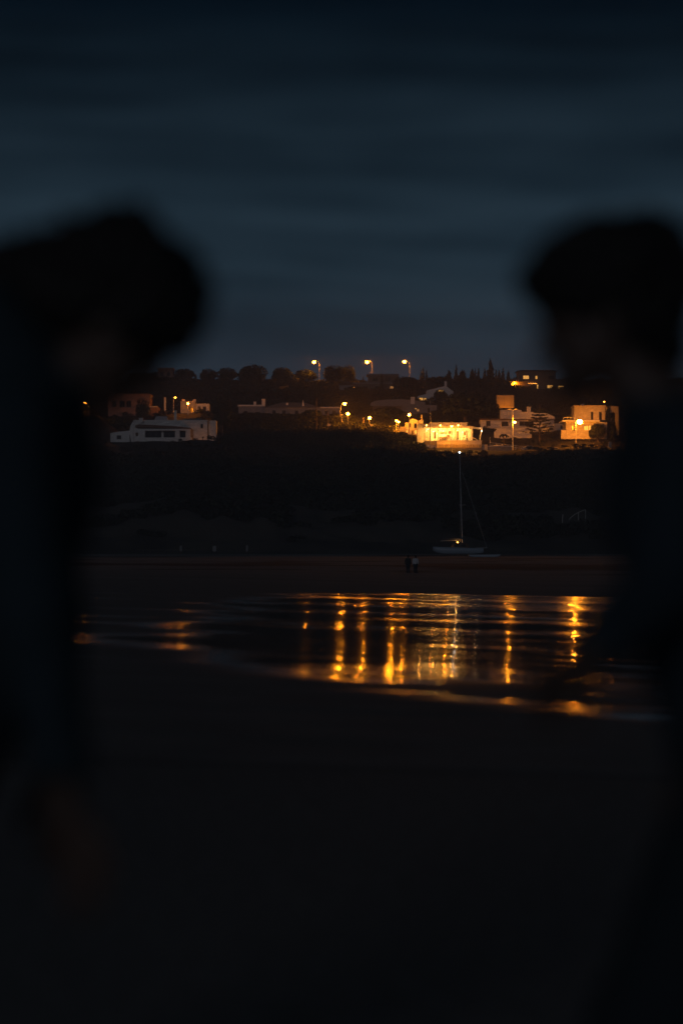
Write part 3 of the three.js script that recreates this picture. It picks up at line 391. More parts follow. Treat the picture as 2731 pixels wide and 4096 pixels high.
{ const h = new Build('cliff_path', 'orange lit bit of path below the retaining wall', 'path', 1995, 1830, 640); h.prism('paving', M.stone, [[1945, 1811], [2044, 1812], [2038, 1828], [2020, 1834], [1975, 1832]], 0, 0.4); h.o.userData.kind = 'structure'; delete h.o.userData.category; }
{ const h = new Build('safety_railing', 'metal railing along the cliff road above the retaining wall', 'railing', 2020, 1800, 646);
  const top_ = (x) => lerp(1770, 1786, (x - 1957) / 135); for (const x of [1958, 1984, 2006, 2030, 2062, 2090]) part(h.o, 'post', rod([h.X(x), h.Y(1804), 0], [h.X(x), h.Y(x === 1958 ? 1748 : top_(x) - 0.5), 0], 0.05), M.paleMetal);
  for (const dy of [0, 8]) part(h.o, 'rail', rod([h.X(1958), h.Y(top_(1958) + dy), 0], [h.X(2091), h.Y(top_(2091) + dy), 0], 0.045), M.paleMetal); }
{ const h = new Build('white_skiff', 'small white boat hull parked behind the railing', 'boat', 1990, 1802, 650); h.prism('hull', M.white, [[1960, 1782], [2022, 1784], [2018, 1798], [1966, 1799]], 0, 1.6); h.box('cover', M.canvas, 1975, 2012, 1779.5, 1782.9, 0.2, 1.4); h.box('cradle', M.wood, 1972, 2012, 1798.5, 1806, 0.3, 1.3); }
{ const h = new Build('parked_van', 'white low vehicle parked left below the restaurant', 'van', 1723, 1795, 641); h.prism('body', M.white, [[1702, 1792], [1702, 1784], [1706, 1779.5], [1734, 1780], [1742, 1786], [1745, 1792]], 0, 1.7); h.prism('windscreen', M.darkGlass, [[1733.8, 1781.2], [1739.8, 1785.6], [1735, 1785.6], [1733, 1782]], -0.01, 1.71); for (const x of [1711, 1736]) part(h.o, 'wheel', new THREE.CylinderGeometry(0.3, 0.3, 1.74, 16).rotateX(Math.PI / 2).translate(h.X(x), h.Y(1792.5), -0.85), M.navy); }
// ---------------------------------------------------------------- parked cars
function carMade(paint) {
  const t = new THREE.Group(), s = new THREE.Shape(); s.moveTo(-2.05, 0.28); s.lineTo(-2.08, 0.62); s.quadraticCurveTo(-2.05, 0.86, -1.85, 0.9); s.lineTo(-1.35, 0.95); s.quadraticCurveTo(-0.95, 1.4, -0.5, 1.44); s.lineTo(0.55, 1.42); s.quadraticCurveTo(0.95, 1.36, 1.35, 0.98); s.quadraticCurveTo(1.95, 0.92, 2.05, 0.74); s.lineTo(2.08, 0.3); s.closePath();
  part(t, 'body', new THREE.ExtrudeGeometry(s, { depth: 1.5, bevelEnabled: true, bevelSize: 0.06, bevelThickness: 0.08, bevelSegments: 3 }).translate(0, 0, -0.75), paint);
  const w = new THREE.Shape(); w.moveTo(-1.15, 0.98); w.quadraticCurveTo(-0.9, 1.3, -0.5, 1.35); w.lineTo(-0.02, 1.35); w.lineTo(-0.02, 0.98); w.closePath(); const q = new THREE.Shape(); q.moveTo(0.06, 0.98); q.lineTo(0.06, 1.35); q.lineTo(0.52, 1.34); q.quadraticCurveTo(0.85, 1.28, 1.12, 0.98); q.closePath();
  for (const z of [0.834, -0.86]) for (const k of [w, q]) part(t, 'side_window', new THREE.ExtrudeGeometry(k, { depth: 0.025, bevelEnabled: false }).translate(0, 0, z), M.darkGlass);
  for (const x of [-1.3, 1.3]) for (const z of [0.72, -0.72]) { const y = part(t, 'wheel', new THREE.CylinderGeometry(0.31, 0.31, 0.26, 18).rotateX(Math.PI / 2).translate(x, 0.31, z), M.navy); part(y, 'rim', new THREE.CylinderGeometry(0.19, 0.19, 0.28, 14).rotateX(Math.PI / 2).translate(x, 0.31, z), M.paleMetal); }
  for (const z of [0.55, -0.55]) { part(t, 'headlight', boxG(2.02, 2.12, 0.62, 0.76, z - 0.18, z + 0.18), M.frame); part(t, 'tail_light', boxG(-2.13, -2.04, 0.66, 0.8, z - 0.16, z + 0.16), mat(0.3, 0.02, 0.02, 0.3)); } return t;
}
{
  const paint = (r, g, b) => new THREE.MeshPhysicalMaterial({ color: rgb(r, g, b), roughness: 0.35, metalness: 0.2, clearcoat: 1, clearcoatRoughness: 0.08 });
  [[2114, 652, 0.1, paint(0.25, 0.25, 0.26), 'grey car nearest the tall double-armed lamp pole'], [2216, 651, 0.25, paint(0.4, 0.4, 0.4), 'silver car in the middle of the parked row'], [2264, 653, 0.6, paint(0.05, 0.05, 0.06), 'dark car just right of the silver car'], [2312, 651, 0.2, paint(0.06, 0.05, 0.05), 'dark car beside the base of the largest street lamp'], [2358, 650, 0.5, paint(0.08, 0.07, 0.06), 'last dark car at the right end of the parked row']].forEach(([px, d, a, m, label]) => { const c = carMade(m); c.rotation.y = a; top(place(c, px, d, 0.02), 'parked_car', label, 'car', 'cars parked along the cliff road'); });
}

// ---------------------------------------------------------------- street lamps
function lampPost(px, py, d, I, label, opt = {}) { // globe or mushroom lamp on a straight post
  const g = ground(px, d), t = new THREE.Group(), h = yOf(py, d) - g, r = opt.r ?? 0.42, lit = opt.lit !== false;
  t.position.set((px - CX) / F * d, g, -d); top(t, opt.name ?? 'street_lamp', label, 'street lamp', opt.group);
  part(t, 'pole', rod([0, -0.3, 0], [0, h - r * 0.85, 0], 0.075, 0.05), M.paleMetal); part(t, 'base', new THREE.CylinderGeometry(0.14, 0.17, 0.35, 12).translate(0, 0.1, 0), M.metal);
  if (opt.mushroom) { part(t, 'lamp_hood', new THREE.SphereGeometry(0.5, 20, 8, 0, 6.2832, 0, 1.3).scale(1, 0.4, 1).translate(0, h + 0.14, 0), M.paleMetal); part(t, 'glass_shade', new THREE.CylinderGeometry(0.4, 0.12, 0.34, 18).translate(0, h + 0.02, 0), lit ? globeOf(G.sodium) : M.frame); part(t, 'bulb', new THREE.SphereGeometry(0.1, 12, 8).translate(0, h + 0.02, 0), lit ? G.sodium : M.frame); if (lit) bulbLight(t, 0, h + 0.02, 0, I, SODIUM, 0.1); }
  else { part(t, 'glass_globe', new THREE.SphereGeometry(r, 18, 12).translate(0, h, 0), globeOf(opt.glow ?? G.sodium)); part(t, 'bulb', new THREE.SphereGeometry(r * 0.5, 14, 10).translate(0, h, 0), opt.glow ?? G.sodium); part(t, 'collar', new THREE.CylinderGeometry(r * 0.5, r * 0.35, 0.1, 12).translate(0, h - r * 0.93, 0), M.metal); bulbLight(t, 0, h, 0, I, opt.color ?? SODIUM, r * 0.5); }
  return t;
}
function armLamp(pxPole, pyArm, pxLamp, pyLamp, d, I, label, opt = {}) { // pole with an arm and a flat head
  const g = ground(pxPole, d), t = new THREE.Group(), m = d / F, h = yOf(pyArm, d) - g, dx = (pxLamp - pxPole) * m, y = yOf(pyLamp, d) - g, s = Math.sign(dx) || 1;
  t.position.set((pxPole - CX) / F * d, g, -d); top(t, 'street_lamp', label, 'street lamp', opt.group);
  part(t, 'pole', rod([0, -0.3, 0], [0, h, 0], opt.thick ?? 0.09, 0.055), M.paleMetal); part(t, 'arm', new THREE.TubeGeometry(new THREE.QuadraticBezierCurve3(new THREE.Vector3(0, h - 0.05, 0), new THREE.Vector3(dx * 0.3, y + 0.1 + (opt.r ?? 0.2), 0), new THREE.Vector3(dx - s * 0.2, y + 0.05 + (opt.r ?? 0.2), 0)), 10, 0.045, 8), M.paleMetal);
  part(t, 'lamp_head', new THREE.SphereGeometry(1, 16, 8, 0, 6.2832, 0, 1.57).scale(0.5, 0.16, 0.24).translate(dx, y + (opt.r ?? 0.2) * 0.8, 0), M.metal);
  part(t, 'glass_bowl', new THREE.SphereGeometry(opt.r ?? 0.2, 16, 12).scale(1, 0.85, 1).translate(dx, y, 0), globeOf(opt.glow ?? G.sodium)); part(t, 'bulb', new THREE.SphereGeometry(Math.min(0.2, (opt.r ?? 0.2) * 0.5), 14, 10).translate(dx, y, 0), opt.glow ?? G.sodium); bulbLight(t, dx, y, 0, I, opt.color ?? SODIUM, Math.min(0.2, (opt.r ?? 0.2) * 0.5)); return t;
}
const promenade = 'globe lamps along the promenade';
lampPost(339, 1611, 664, 26, 'globe lamp alone at the far left beside the left person', { group: promenade });
{ // hooded bollard that lights the right part of the white house; its hood hides the bulb from the beach
  const d = 640.5, px = 812, t = new THREE.Group(); place(t, px, d); top(t, 'bollard_lamp', 'low hooded bollard in front of the white house, right part', 'bollard lamp'); const h = Math.max(0.9, yOf(1752, d) - t.position.y);
  part(t, 'post', rod([0, -0.3, 0], [0, h, 0], 0.07), M.darkMetal); part(t, 'hood', new THREE.CylinderGeometry(0.22, 0.22, 0.34, 16, 1, true, -1.4, 2.8).translate(0, h + 0.16, 0), new THREE.MeshStandardMaterial({ color: rgb(0.03, 0.03, 0.03), roughness: 0.6, side: THREE.DoubleSide })); part(t, 'cap', new THREE.CylinderGeometry(0.24, 0.24, 0.04, 16).translate(0, h + 0.355, 0), M.darkMetal); part(t, 'bulb', new THREE.SphereGeometry(0.08, 12, 8).translate(0, h + 0.16, -0.05), G.dim); bulbLight(t, 0, h + 0.16, -0.05, 2.2, SODIUM, 0.06);
}
lampPost(303, 1621, 668, 2, 'tiny light low at the far left edge, left of the lone globe lamp', { r: 0.1, glow: G.warm, name: 'garden_lamp' });
lampPost(355, 1626, 660, 1.5, 'tiny orange light low beside the lone left globe lamp', { r: 0.09, glow: G.warm, name: 'garden_lamp' });
armLamp(694, 1597, 701, 1590, 706, 8, 'small reddish lamp left of the lamp behind the white house', { r: 0.18, glow: G.red, color: rgb(1, 0.25, 0.03) });
lampPost(752, 1614, 692, 40, 'bright lamp rising behind the white house roof', { r: 0.3 });
const px0 = (a) => a === 1277 ? 90 : a === 1488 ? 125 : 105;
[[1277, 1452, 1256, 1448, 'leftmost of the three tall street lamps on the ridge'], [1488, 1452, 1468, 1448, 'middle one of the three tall street lamps on the ridge'], [1638, 1452, 1617, 1446, 'rightmost of the three tall street lamps on the ridge']].forEach(([a, b, c, e, label]) => armLamp(a, b, c, e, 872, px0(a) * 1.4, label, { r: 0.56, group: 'tall street lamps on the ridge' }));
armLamp(1361, 1640, 1379, 1615, 690, 115, 'curved-arm street lamp highest of the middle cluster', { r: 0.42 });
lampPost(1366, 1661, 684, 0, 'unlit mushroom-headed lamp post in the middle cluster', { mushroom: true, lit: false });
lampPost(1391, 1655, 680, 130, 'globe lamp just below the curved-arm lamp', { group: promenade });
lampPost(1478, 1672, 674, 130, 'globe lamp beside the folded parasol', { group: promenade });
lampPost(1585, 1683, 667, 95, 'left one of the twin mushroom lamps by the scrub mound', { mushroom: true, group: 'twin mushroom lamps' });
lampPost(1593.5, 1688, 665, 95, 'right one of the twin mushroom lamps by the scrub mound', { mushroom: true, group: 'twin mushroom lamps' });
lampPost(1636, 1659, 656, 110, 'globe lamp above the small white outbuilding', { r: 0.38, group: promenade });
lampPost(1806, 1706, 640.2, 120, 'mushroom lamp on a slim post in front of the restaurant glass', { mushroom: true });
armLamp(2302, 1692, 2318, 1687, 655, 300, 'largest and brightest street lamp by the cream house', { r: 0.72, glow: glow(1, 0.28, 0.02, 240), thick: 0.13 });
lampPost(2416, 1607, 693, 5, 'small light above the cream house roof', { r: 0.14, glow: G.warm });
{ // tall pole with two unlit arms and a lit side lamp
  const d = 654, px = 2050, g = ground(px, d), t = new THREE.Group(), h = yOf(1640, d) - g, m = d / F, y = yOf(1689, d) - g; t.position.set((px - CX) / F * d, g, -d); top(t, 'street_lamp', 'tall pole with two unlit top arms and a lit side lamp', 'street lamp');
  part(t, 'pole', rod([0, -0.3, 0], [0, h, 0], 0.13, 0.08), M.paleMetal); for (const s of [-1, 1]) { part(t, 'arm', rod([0, h - 0.05, 0], [s * 0.75, h + 0.25, 0], 0.05), M.paleMetal); part(t, 'unlit_head', new THREE.SphereGeometry(1, 14, 8).scale(0.38, 0.1, 0.18).translate(s * 0.95, h + 0.3, 0), M.paleMetal); }
  part(t, 'side_arm', rod([0, y - 0.1, 0], [0.35, y - 0.02, 0.25], 0.04), M.paleMetal); part(t, 'glass_bowl', new THREE.SphereGeometry(0.33, 16, 12).scale(1.15, 0.8, 1).translate(0.5, y, 0.3), globeOf(G.hot)); part(t, 'bulb', new THREE.SphereGeometry(0.15, 14, 10).translate(0.5, y, 0.3), G.hot); bulbLight(t, 0.5, y, 0.3, 90, SODIUM, 0.15);
}
{ const h = new Build('flood_mast', 'tall mast with unlit curved floodlight arms beside the restaurant', 'mast', 1721, 1795, 640); part(h.o, 'pole', rod([0, -0.6, 0], [0, h.Y(1604), 0], 0.1, 0.06), M.metal); for (const s of [-1, 1]) part(h.o, 'arm', new THREE.TubeGeometry(new THREE.QuadraticBezierCurve3(new THREE.Vector3(0, h.Y(1604), 0), new THREE.Vector3(s * 0.9, h.Y(1606), 0), new THREE.Vector3(s * 1.35, h.Y(1590), 0)), 10, 0.05, 6), M.metal); part(h.o, 'lightning_rod', rod([0, h.Y(1604), 0], [0, h.Y(1585), 0], 0.02), M.metal); }
{ const h = new Build('wooden_pole', 'tall bare wooden pole left of the lamp cluster', 'pole', 1265, 1713, 672); part(h.o, 'shaft', rod([0, -0.8, 0], [0, h.Y(1590), 0], 0.16, 0.1), M.wood); part(h.o, 'crossbar', rod([-0.3, h.Y(1601), 0], [0.45, h.Y(1603), 0], 0.05), M.wood); }
{ const h = new Build('short_pole', 'shorter bare pole with a small box at its foot', 'pole', 1310, 1704, 676); part(h.o, 'shaft', rod([0, -0.8, 0], [0, h.Y(1648), 0], 0.13, 0.1), M.wood); h.box('meter_box', M.cream, 1309, 1322, 1695, 1705, -0.4, -0.1); }
{ const h = new Build('utility_cabinet', 'small cabinet at the foot of the globe lamp beside the parasol', 'cabinet', 1486, 1709, 672.5); h.box('body', M.cream, 1480, 1491, 1699, 1712, 0, 0.5); h.box('lid', M.white, 1479, 1492, 1698, 1699, -0.05, 0.55); }
{ const h = new Build('folded_parasol', 'folded parasol on its pole left of a globe lamp', 'parasol', 1453, 1707, 673); part(h.o, 'pole', rod([0, -0.8, 0], [0, h.Y(1669), 0], 0.035), M.wood); part(h.o, 'canopy', new THREE.LatheGeometry([[0.01, 2.75], [0.1, 2.5], [0.2, 1.9], [0.24, 1.5], [0.12, 1.05], [0.04, 1.0]].map((p) => new THREE.Vector2(...p)), 12).scale(1, h.Y(1669) / 2.75, 1), M.canvas); }
{ const h = new Build('power_pole', 'dark pole with a crossbar behind the layered conifer', 'pole', 2159, 1690, 700); part(h.o, 'shaft', rod([0, -3, 0], [0, h.Y(1617), 0], 0.13, 0.09), M.wood); part(h.o, 'crossbar', rod([-0.4, h.Y(1624), 0], [0.4, h.Y(1624), 0], 0.05), M.wood); }

// ---------------------------------------------------------------- catamaran on the sand, dinghy, beach posts
{
  const d = 424, h = new Build('catamaran', 'pale catamaran with a tall mast and masthead light, aground on the beach', 'boat', 1830, 2218, d); h.o.position.y = groundH((1830 - CX) / F * d, d) - 0.05;
  h.py = HORIZON - (h.o.position.y - EYE) / d * F; // pixel heights now count from where the keel rests
  const hull = (z) => { const g = new THREE.BufferGeometry(), st = [], n = 14; for (let i = 0; i <= n; i++) { const k = i / n, x = lerp(-4.3, 4.4, k), w = 0.55 * Math.pow(Math.sin(Math.PI * clamp(0.12 + k * 0.83)), 0.6), sheer = 1.05 + 0.28 * (1 - k), keel = 0.05 + 0.5 * Math.pow(Math.max(0, 1 - k * 4), 2) + 0.25 * Math.pow(Math.max(0, k * 4 - 3), 2); for (const [a, b] of [[-1, 1], [-0.95, 0.55], [-0.55, 0.12], [0, 0], [0.55, 0.12], [0.95, 0.55], [1, 1]]) st.push(x, lerp(keel, sheer, b), z + a * w); }
    const idx = []; for (let i = 0; i < n; i++) { for (let q = 0; q < 6; q++) { const a = i * 7 + q; idx.push(a, a + 1, a + 7, a + 1, a + 8, a + 7); } const a = i * 7; idx.push(a, a + 7, a + 6, a + 7, a + 13, a + 6); } for (const i of [0, n]) for (let q = 1; q < 6; q++) idx.push(i * 7, i * 7 + q, i * 7 + q + 1);
    g.setAttribute('position', new THREE.Float32BufferAttribute(st, 3)); g.setIndex(idx); g.computeVertexNormals(); g.setAttribute('uv', new THREE.Float32BufferAttribute(new Float32Array(st.length / 3 * 2), 2)); return g; };
  const ox = h.X(1830); for (const z of [1.7, -1.7]) part(h.o, 'hull', hull(z), M.hull);
  part(h.o, 'deck', boxG(-3.1, 3.3, 0.98, 1.1, -2.0, 2.0), M.hull); part(h.o, 'cabin', prism([[-1.3, 1.1], [-1.0, 1.85], [1.6, 1.95], [2.0, 1.1]], -1.25, 1.25), M.wood); part(h.o, 'cabin_roof', boxG(-1.4, 2.0, 1.93, 2.02, -1.4, 1.4), M.navy);
  for (const [a, b] of [[-0.7, 0.1], [0.3, 1.3]]) part(h.o, 'cabin_window', boxG(a, b, 1.35, 1.7, 1.24, 1.27), M.darkGlass);
  const mx = h.X(1849), top0 = h.Y(1812); part(h.o, 'mast', rod([mx, 1.1, 0], [mx - 0.5, top0, 0], 0.1, 0.06, 10), M.metal); part(h.o, 'boom', rod([mx, 2.5, 0], [mx - 3.9, 2.35, 0.2], 0.07), M.metal); part(h.o, 'sail_cover', new THREE.CapsuleGeometry(0.24, 3.4, 6, 12).rotateZ(Math.PI / 2).translate(mx - 2.0, 2.72, 0.1), M.navy);
  part(h.o, 'forestay', rod([mx - 0.1, h.Y(1885), 0], [h.X(1946), 1.15, 0], 0.03, 0.03, 5), M.metal); part(h.o, 'crosstree', rod([mx - 0.6, h.Y(2020), 0], [mx + 0.55, h.Y(2020), 0], 0.03), M.paleMetal); for (const z of [1.6, -1.6]) part(h.o, 'shroud', rod([mx - 0.35, h.Y(1885), 0], [mx - 0.4, 1.1, z], 0.012, 0.012, 5), M.metal);
  part(h.o, 'bowsprit', rod([3.2, 1.12, 0], [h.X(1947), 1.14, 0], 0.06), M.metal);
  const mast = part(h.o, 'masthead_lamp', new THREE.SphereGeometry(0.13, 14, 10).translate(mx - 0.5, top0 + 0.14, 0), G.white); bulbLight(h.o, mx - 0.5, top0 + 0.14, 0, 0.25, rgb(0.85, 0.93, 1), 0.14);
  part(h.o, 'cabin_lamp', new THREE.SphereGeometry(0.07, 12, 8).scale(2.2, 0.8, 1).translate(h.X(1828), 2.1, 0.9), G.warm); bulbLight(h.o, h.X(1828), 2.1, 0.9, 0.5, rgb(1, 0.5, 0.15), 0.08); part(h.o, 'deck_lamp', new THREE.SphereGeometry(0.06, 12, 8).scale(3, 0.7, 1).translate(h.X(1796), 1.18, 1.9), G.dim); bulbLight(h.o, h.X(1796), 1.25, 1.9, 0.15, rgb(1, 0.5, 0.15), 0.05);
}
{ const d = 392, h = new Build('beached_dinghy', 'flat pale dinghy on the sand right of the catamaran', 'boat', 1933, 2234, d); h.o.position.y = groundH((1933 - CX) / F * d, d); const s = new THREE.Shape(); s.moveTo(-2.5, 0.25); s.quadraticCurveTo(-2.2, 0.02, -1.6, 0); s.lineTo(1.9, 0); s.quadraticCurveTo(2.5, 0.05, 2.7, 0.35); s.lineTo(2.4, 0.33); s.lineTo(-2.4, 0.29); s.closePath(); part(h.o, 'hull', new THREE.ExtrudeGeometry(s, { depth: 1.1, bevelEnabled: true, bevelSize: 0.04, bevelThickness: 0.12, bevelSegments: 3 }).translate(0, 0.04, -0.55), M.hull); part(h.o, 'thwart', boxG(-0.3, 0.1, 0.33, 0.4, -0.5, 0.5), M.wood); }
{ const rail = (px0, px1, d, n, label) => { const t = new THREE.Group(), m = d / F, x0 = (px0 - CX) * m, x1 = (px1 - CX) * m; t.position.set((x0 + x1) / 2, groundH((x0 + x1) / 2, d), -d); top(t, 'rope_fence', label, 'fence'); for (let i = 0; i <= n; i++) { const x = lerp(x0, x1, i / n) - t.position.x, y = groundH(x + t.position.x, d) - t.position.y; part(t, 'post', rod([x, y - 0.2, 0], [x, y + 0.75, 0], 0.04), M.wood); } part(t, 'rope', rod([x0 - t.position.x, groundH(x0, d) - t.position.y + 0.72, 0], [x1 - t.position.x, groundH(x1, d) - t.position.y + 0.72, 0], 0.03, 0.03, 6), M.frame); };
  rail(545, 780, 432, 8, 'low rope fence at the foot of the cliff on the left'); }
[[724, 8, 22, 'narrow post sign left of the white notice board'], [858, 14, 22, 'white notice board at the cliff foot'], [988, 7, 24, 'slim white marker post right of the notice board']].forEach(([px, w, hgt, label]) => { const d = 434, m = d / F, t = new THREE.Group(); place(t, px, d); top(t, 'beach_sign', label, 'sign'); part(t, 'post', boxG(-0.04, 0.04, -0.3, hgt * m + 0.55, -0.09, -0.032), M.wood); part(t, 'board', boxG(-w * m / 2, w * m / 2, 0.5, 0.5 + hgt * m, -0.03, 0.03), M.grey); });
{ const d = 462, t = new THREE.Group(); place(t, 2226, d); const y = (py) => yOf(py, d) - t.position.y, X = (px) => (px - 2226) * d / F; top(t, 'white_lookout', 'small white block with a thin pole on the right cliff side', 'lookout'); part(t, 'block', boxG(X(2211), X(2240), y(2128) - 1.2, y(2110), -0.8, 0.8), M.white); part(t, 'pole', rod([X(2241), y(2128) - 1, 0.9], [X(2248), y(2058), 0.9], 0.06), M.white); }
{ const d = 468, t = new THREE.Group(); place(t, 2300, d); const y = (py) => yOf(py, d) - t.position.y, X = (px) => (px - 2300) * d / F; top(t, 'stair_handrail', 'thin pale handrail bending up the right cliff side', 'handrail'); const pts = [[2268, 2106], [2274, 2080], [2284, 2068], [2312, 2050], [2340, 2038]].map(([a, b]) => new THREE.Vector3(X(a), y(b), 0)); part(t, 'rail', new THREE.TubeGeometry(new THREE.CatmullRomCurve3(pts), 30, 0.04, 6), M.paleMetal); for (const [a, b] of [[2274, 2080], [2312, 2050], [2340, 2038]]) part(t, 'post', rod([X(a), y(b) - 2.5, 0], [X(a), y(b), 0], 0.035), M.paleMetal); }

// ---------------------------------------------------------------- people
function sdfMesh(f, c, half, n) { // surface of a distance field inside a cube
  const mc = new MarchingCubes(n, undefined, false, false, 120000); mc.isolation = 0; const hs = n / 2, s = half;
  for (let k = 0; k < n; k++) for (let j = 0; j < n; j++) for (let i = 0; i < n; i++) mc.field[k * n * n + j * n + i] = -f(c[0] + (i - hs) / hs * s, c[1] + (j - hs) / hs * s, c[2] + (k - hs) / hs * s);
  mc.update(); const g = new THREE.BufferGeometry(), m = mc.count; g.setAttribute('position', new THREE.BufferAttribute(mc.positionArray.slice(0, m * 3), 3)); g.setAttribute('normal', new THREE.BufferAttribute(mc.normalArray.slice(0, m * 3), 3)); g.scale(s, s, s).translate(...c);
  const p = g.attributes.position, a = new THREE.Vector3(), b = new THREE.Vector3(), e = new THREE.Vector3(); // keep faces that have an area
  let keep = []; for (let i = 0; i < m; i += 3) { a.fromBufferAttribute(p, i); b.fromBufferAttribute(p, i + 1).sub(a); e.fromBufferAttribute(p, i + 2).sub(a); if (b.cross(e).lengthSq() > 1e-16) keep.push(i, i + 1, i + 2); }
  const q = new THREE.BufferGeometry(); for (const k of ['position', 'normal']) { const s0 = g.attributes[k].array, o = new Float32Array(keep.length * 3); keep.forEach((v, i) => { o[i * 3] = s0[v * 3]; o[i * 3 + 1] = s0[v * 3 + 1]; o[i * 3 + 2] = s0[v * 3 + 2]; }); q.setAttribute(k, new THREE.BufferAttribute(o, 3)); } return q;
}
const smin = (a, b, k) => { const h = clamp(0.5 + 0.5 * (b - a) / k); return lerp(b, a, h) - k * h * (1 - h); };
const cone = (x, y, z, b, grow = 0) => { const [ax, ay, az, ra, bx, by, bz, rb] = b, dx = bx - ax, dy = by - ay, dz = bz - az, t = clamp(((x - ax) * dx + (y - ay) * dy + (z - az) * dz) / (dx * dx + dy * dy + dz * dz + 1e-9)); return Math.hypot(x - ax - dx * t, y - ay - dy * t, z - az - dz * t) - lerp(ra, rb, t) - grow; };
const bonesSdf = (bones, k, grow = 0) => (x, y, z) => { let s = 9; for (const b of bones) s = smin(s, cone(x, y, z, b, grow), k); return s; };
const ell = (x, y, z, cx, cy, cz, rx, ry, rz) => { const k = Math.hypot((x - cx) / rx, (y - cy) / ry, (z - cz) / rz); return (k - 1) * Math.min(rx, ry, rz); };
const headG = sdfMesh((x, y, z) => { // faces +x
  const az = Math.abs(z); let s = ell(x, y, z, -0.01, 0.035, 0, 0.1, 0.105, 0.078); s = smin(s, cone(x, y, z, [0.02, -0.04, 0, 0.066, 0.062, -0.098, 0, 0.026]), 0.03); s = smin(s, cone(x, y, az, [0.03, -0.05, 0.035, 0.03, 0.06, -0.095, 0.018, 0.022]), 0.02);
  s = smin(s, cone(x, y, az, [0.082, 0.032, 0.012, 0.012, 0.07, 0.034, 0.042, 0.012]), 0.015); s = Math.max(s, -(Math.hypot(x - 0.1, y - 0.012, az - 0.032) - 0.017)); s = Math.min(s, Math.hypot(x - 0.076, y - 0.012, az - 0.031) - 0.0135);
  s = smin(s, cone(x, y, z, [0.086, 0.012, 0, 0.008, 0.108, -0.028, 0, 0.012]), 0.012); s = smin(s, cone(x, y, az, [0.094, -0.033, 0.006, 0.008, 0.09, -0.034, 0.013, 0.008]), 0.006); s = smin(s, cone(x, y, az, [0.09, -0.056, 0, 0.008, 0.08, -0.058, 0.02, 0.006]), 0.006); s = smin(s, cone(x, y, az, [0.087, -0.07, 0, 0.009, 0.078, -0.068, 0.018, 0.007]), 0.006); s = smin(s, ell(x, y, az, -0.012, -0.005, 0.08, 0.022, 0.034, 0.012), 0.008); return s;
}, [0, -0.01, 0], 0.16, 84);
const handG = sdfMesh((x, y, z) => { // fingers along +x, thumb to +z, palm to -y
  let s = cone(x, y, z, [-0.06, 0, 0, 0.027, -0.005, 0, 0, 0.028]); for (const q of [-0.026, -0.008, 0.01, 0.027]) s = smin(s, cone(x, y, z, [0.005, 0, q * 0.6, 0.016, 0.08, -0.002, q, 0.0125]), 0.012);
  [[-0.03, 0.062, 0.3], [-0.0105, 0.075, 0.22], [0.0095, 0.082, 0.18], [0.0295, 0.074, 0.14]].forEach(([q, len, spread], i) => { let ax = 0.082, ay = -0.002, az = q, an = -0.22, r = 0.0092; for (let k = 0; k < 3; k++) { const l = len * [0.45, 0.3, 0.25][k], b = [ax, ay, az, r, ax + Math.cos(an) * l, ay + Math.sin(an) * l, az + (q > 0 ? 0.0018 : -0.0022), r * 0.9]; s = Math.min(s, smin(s, cone(x, y, z, b), 0.003)); ax = b[4]; ay = b[5]; az = b[6]; r *= 0.92; an -= 0.32; } });
  let t = [[0.01, -0.004, 0.026, 0.015, 0.045, -0.014, 0.052, 0.0115], [0.045, -0.014, 0.052, 0.0112, 0.07, -0.022, 0.06, 0.0102], [0.07, -0.022, 0.06, 0.01, 0.09, -0.03, 0.062, 0.0085]]; for (const b of t) s = smin(s, cone(x, y, z, b), 0.006); return s;
}, [0.05, -0.015, 0.01], 0.125, 84);
const orient = (g, pos, xdir, ydir) => { const X = new THREE.Vector3(...xdir).normalize(), Z = X.clone().cross(new THREE.Vector3(...ydir)).normalize(), Y = Z.clone().cross(X); return g.clone().applyMatrix4(new THREE.Matrix4().makeBasis(X, Y, Z).setPosition(...pos)); };
const skin = mat(0.085, 0.055, 0.043, 0.6), hairM = mat(0.006, 0.005, 0.0045, 0.7), coat = mat(0.016, 0.034, 0.046, 0.9), coat2 = mat(0.016, 0.030, 0.042, 0.9), trousers = mat(0.010, 0.018, 0.024, 0.9), shoe = mat(0.01, 0.01, 0.01, 0.6);
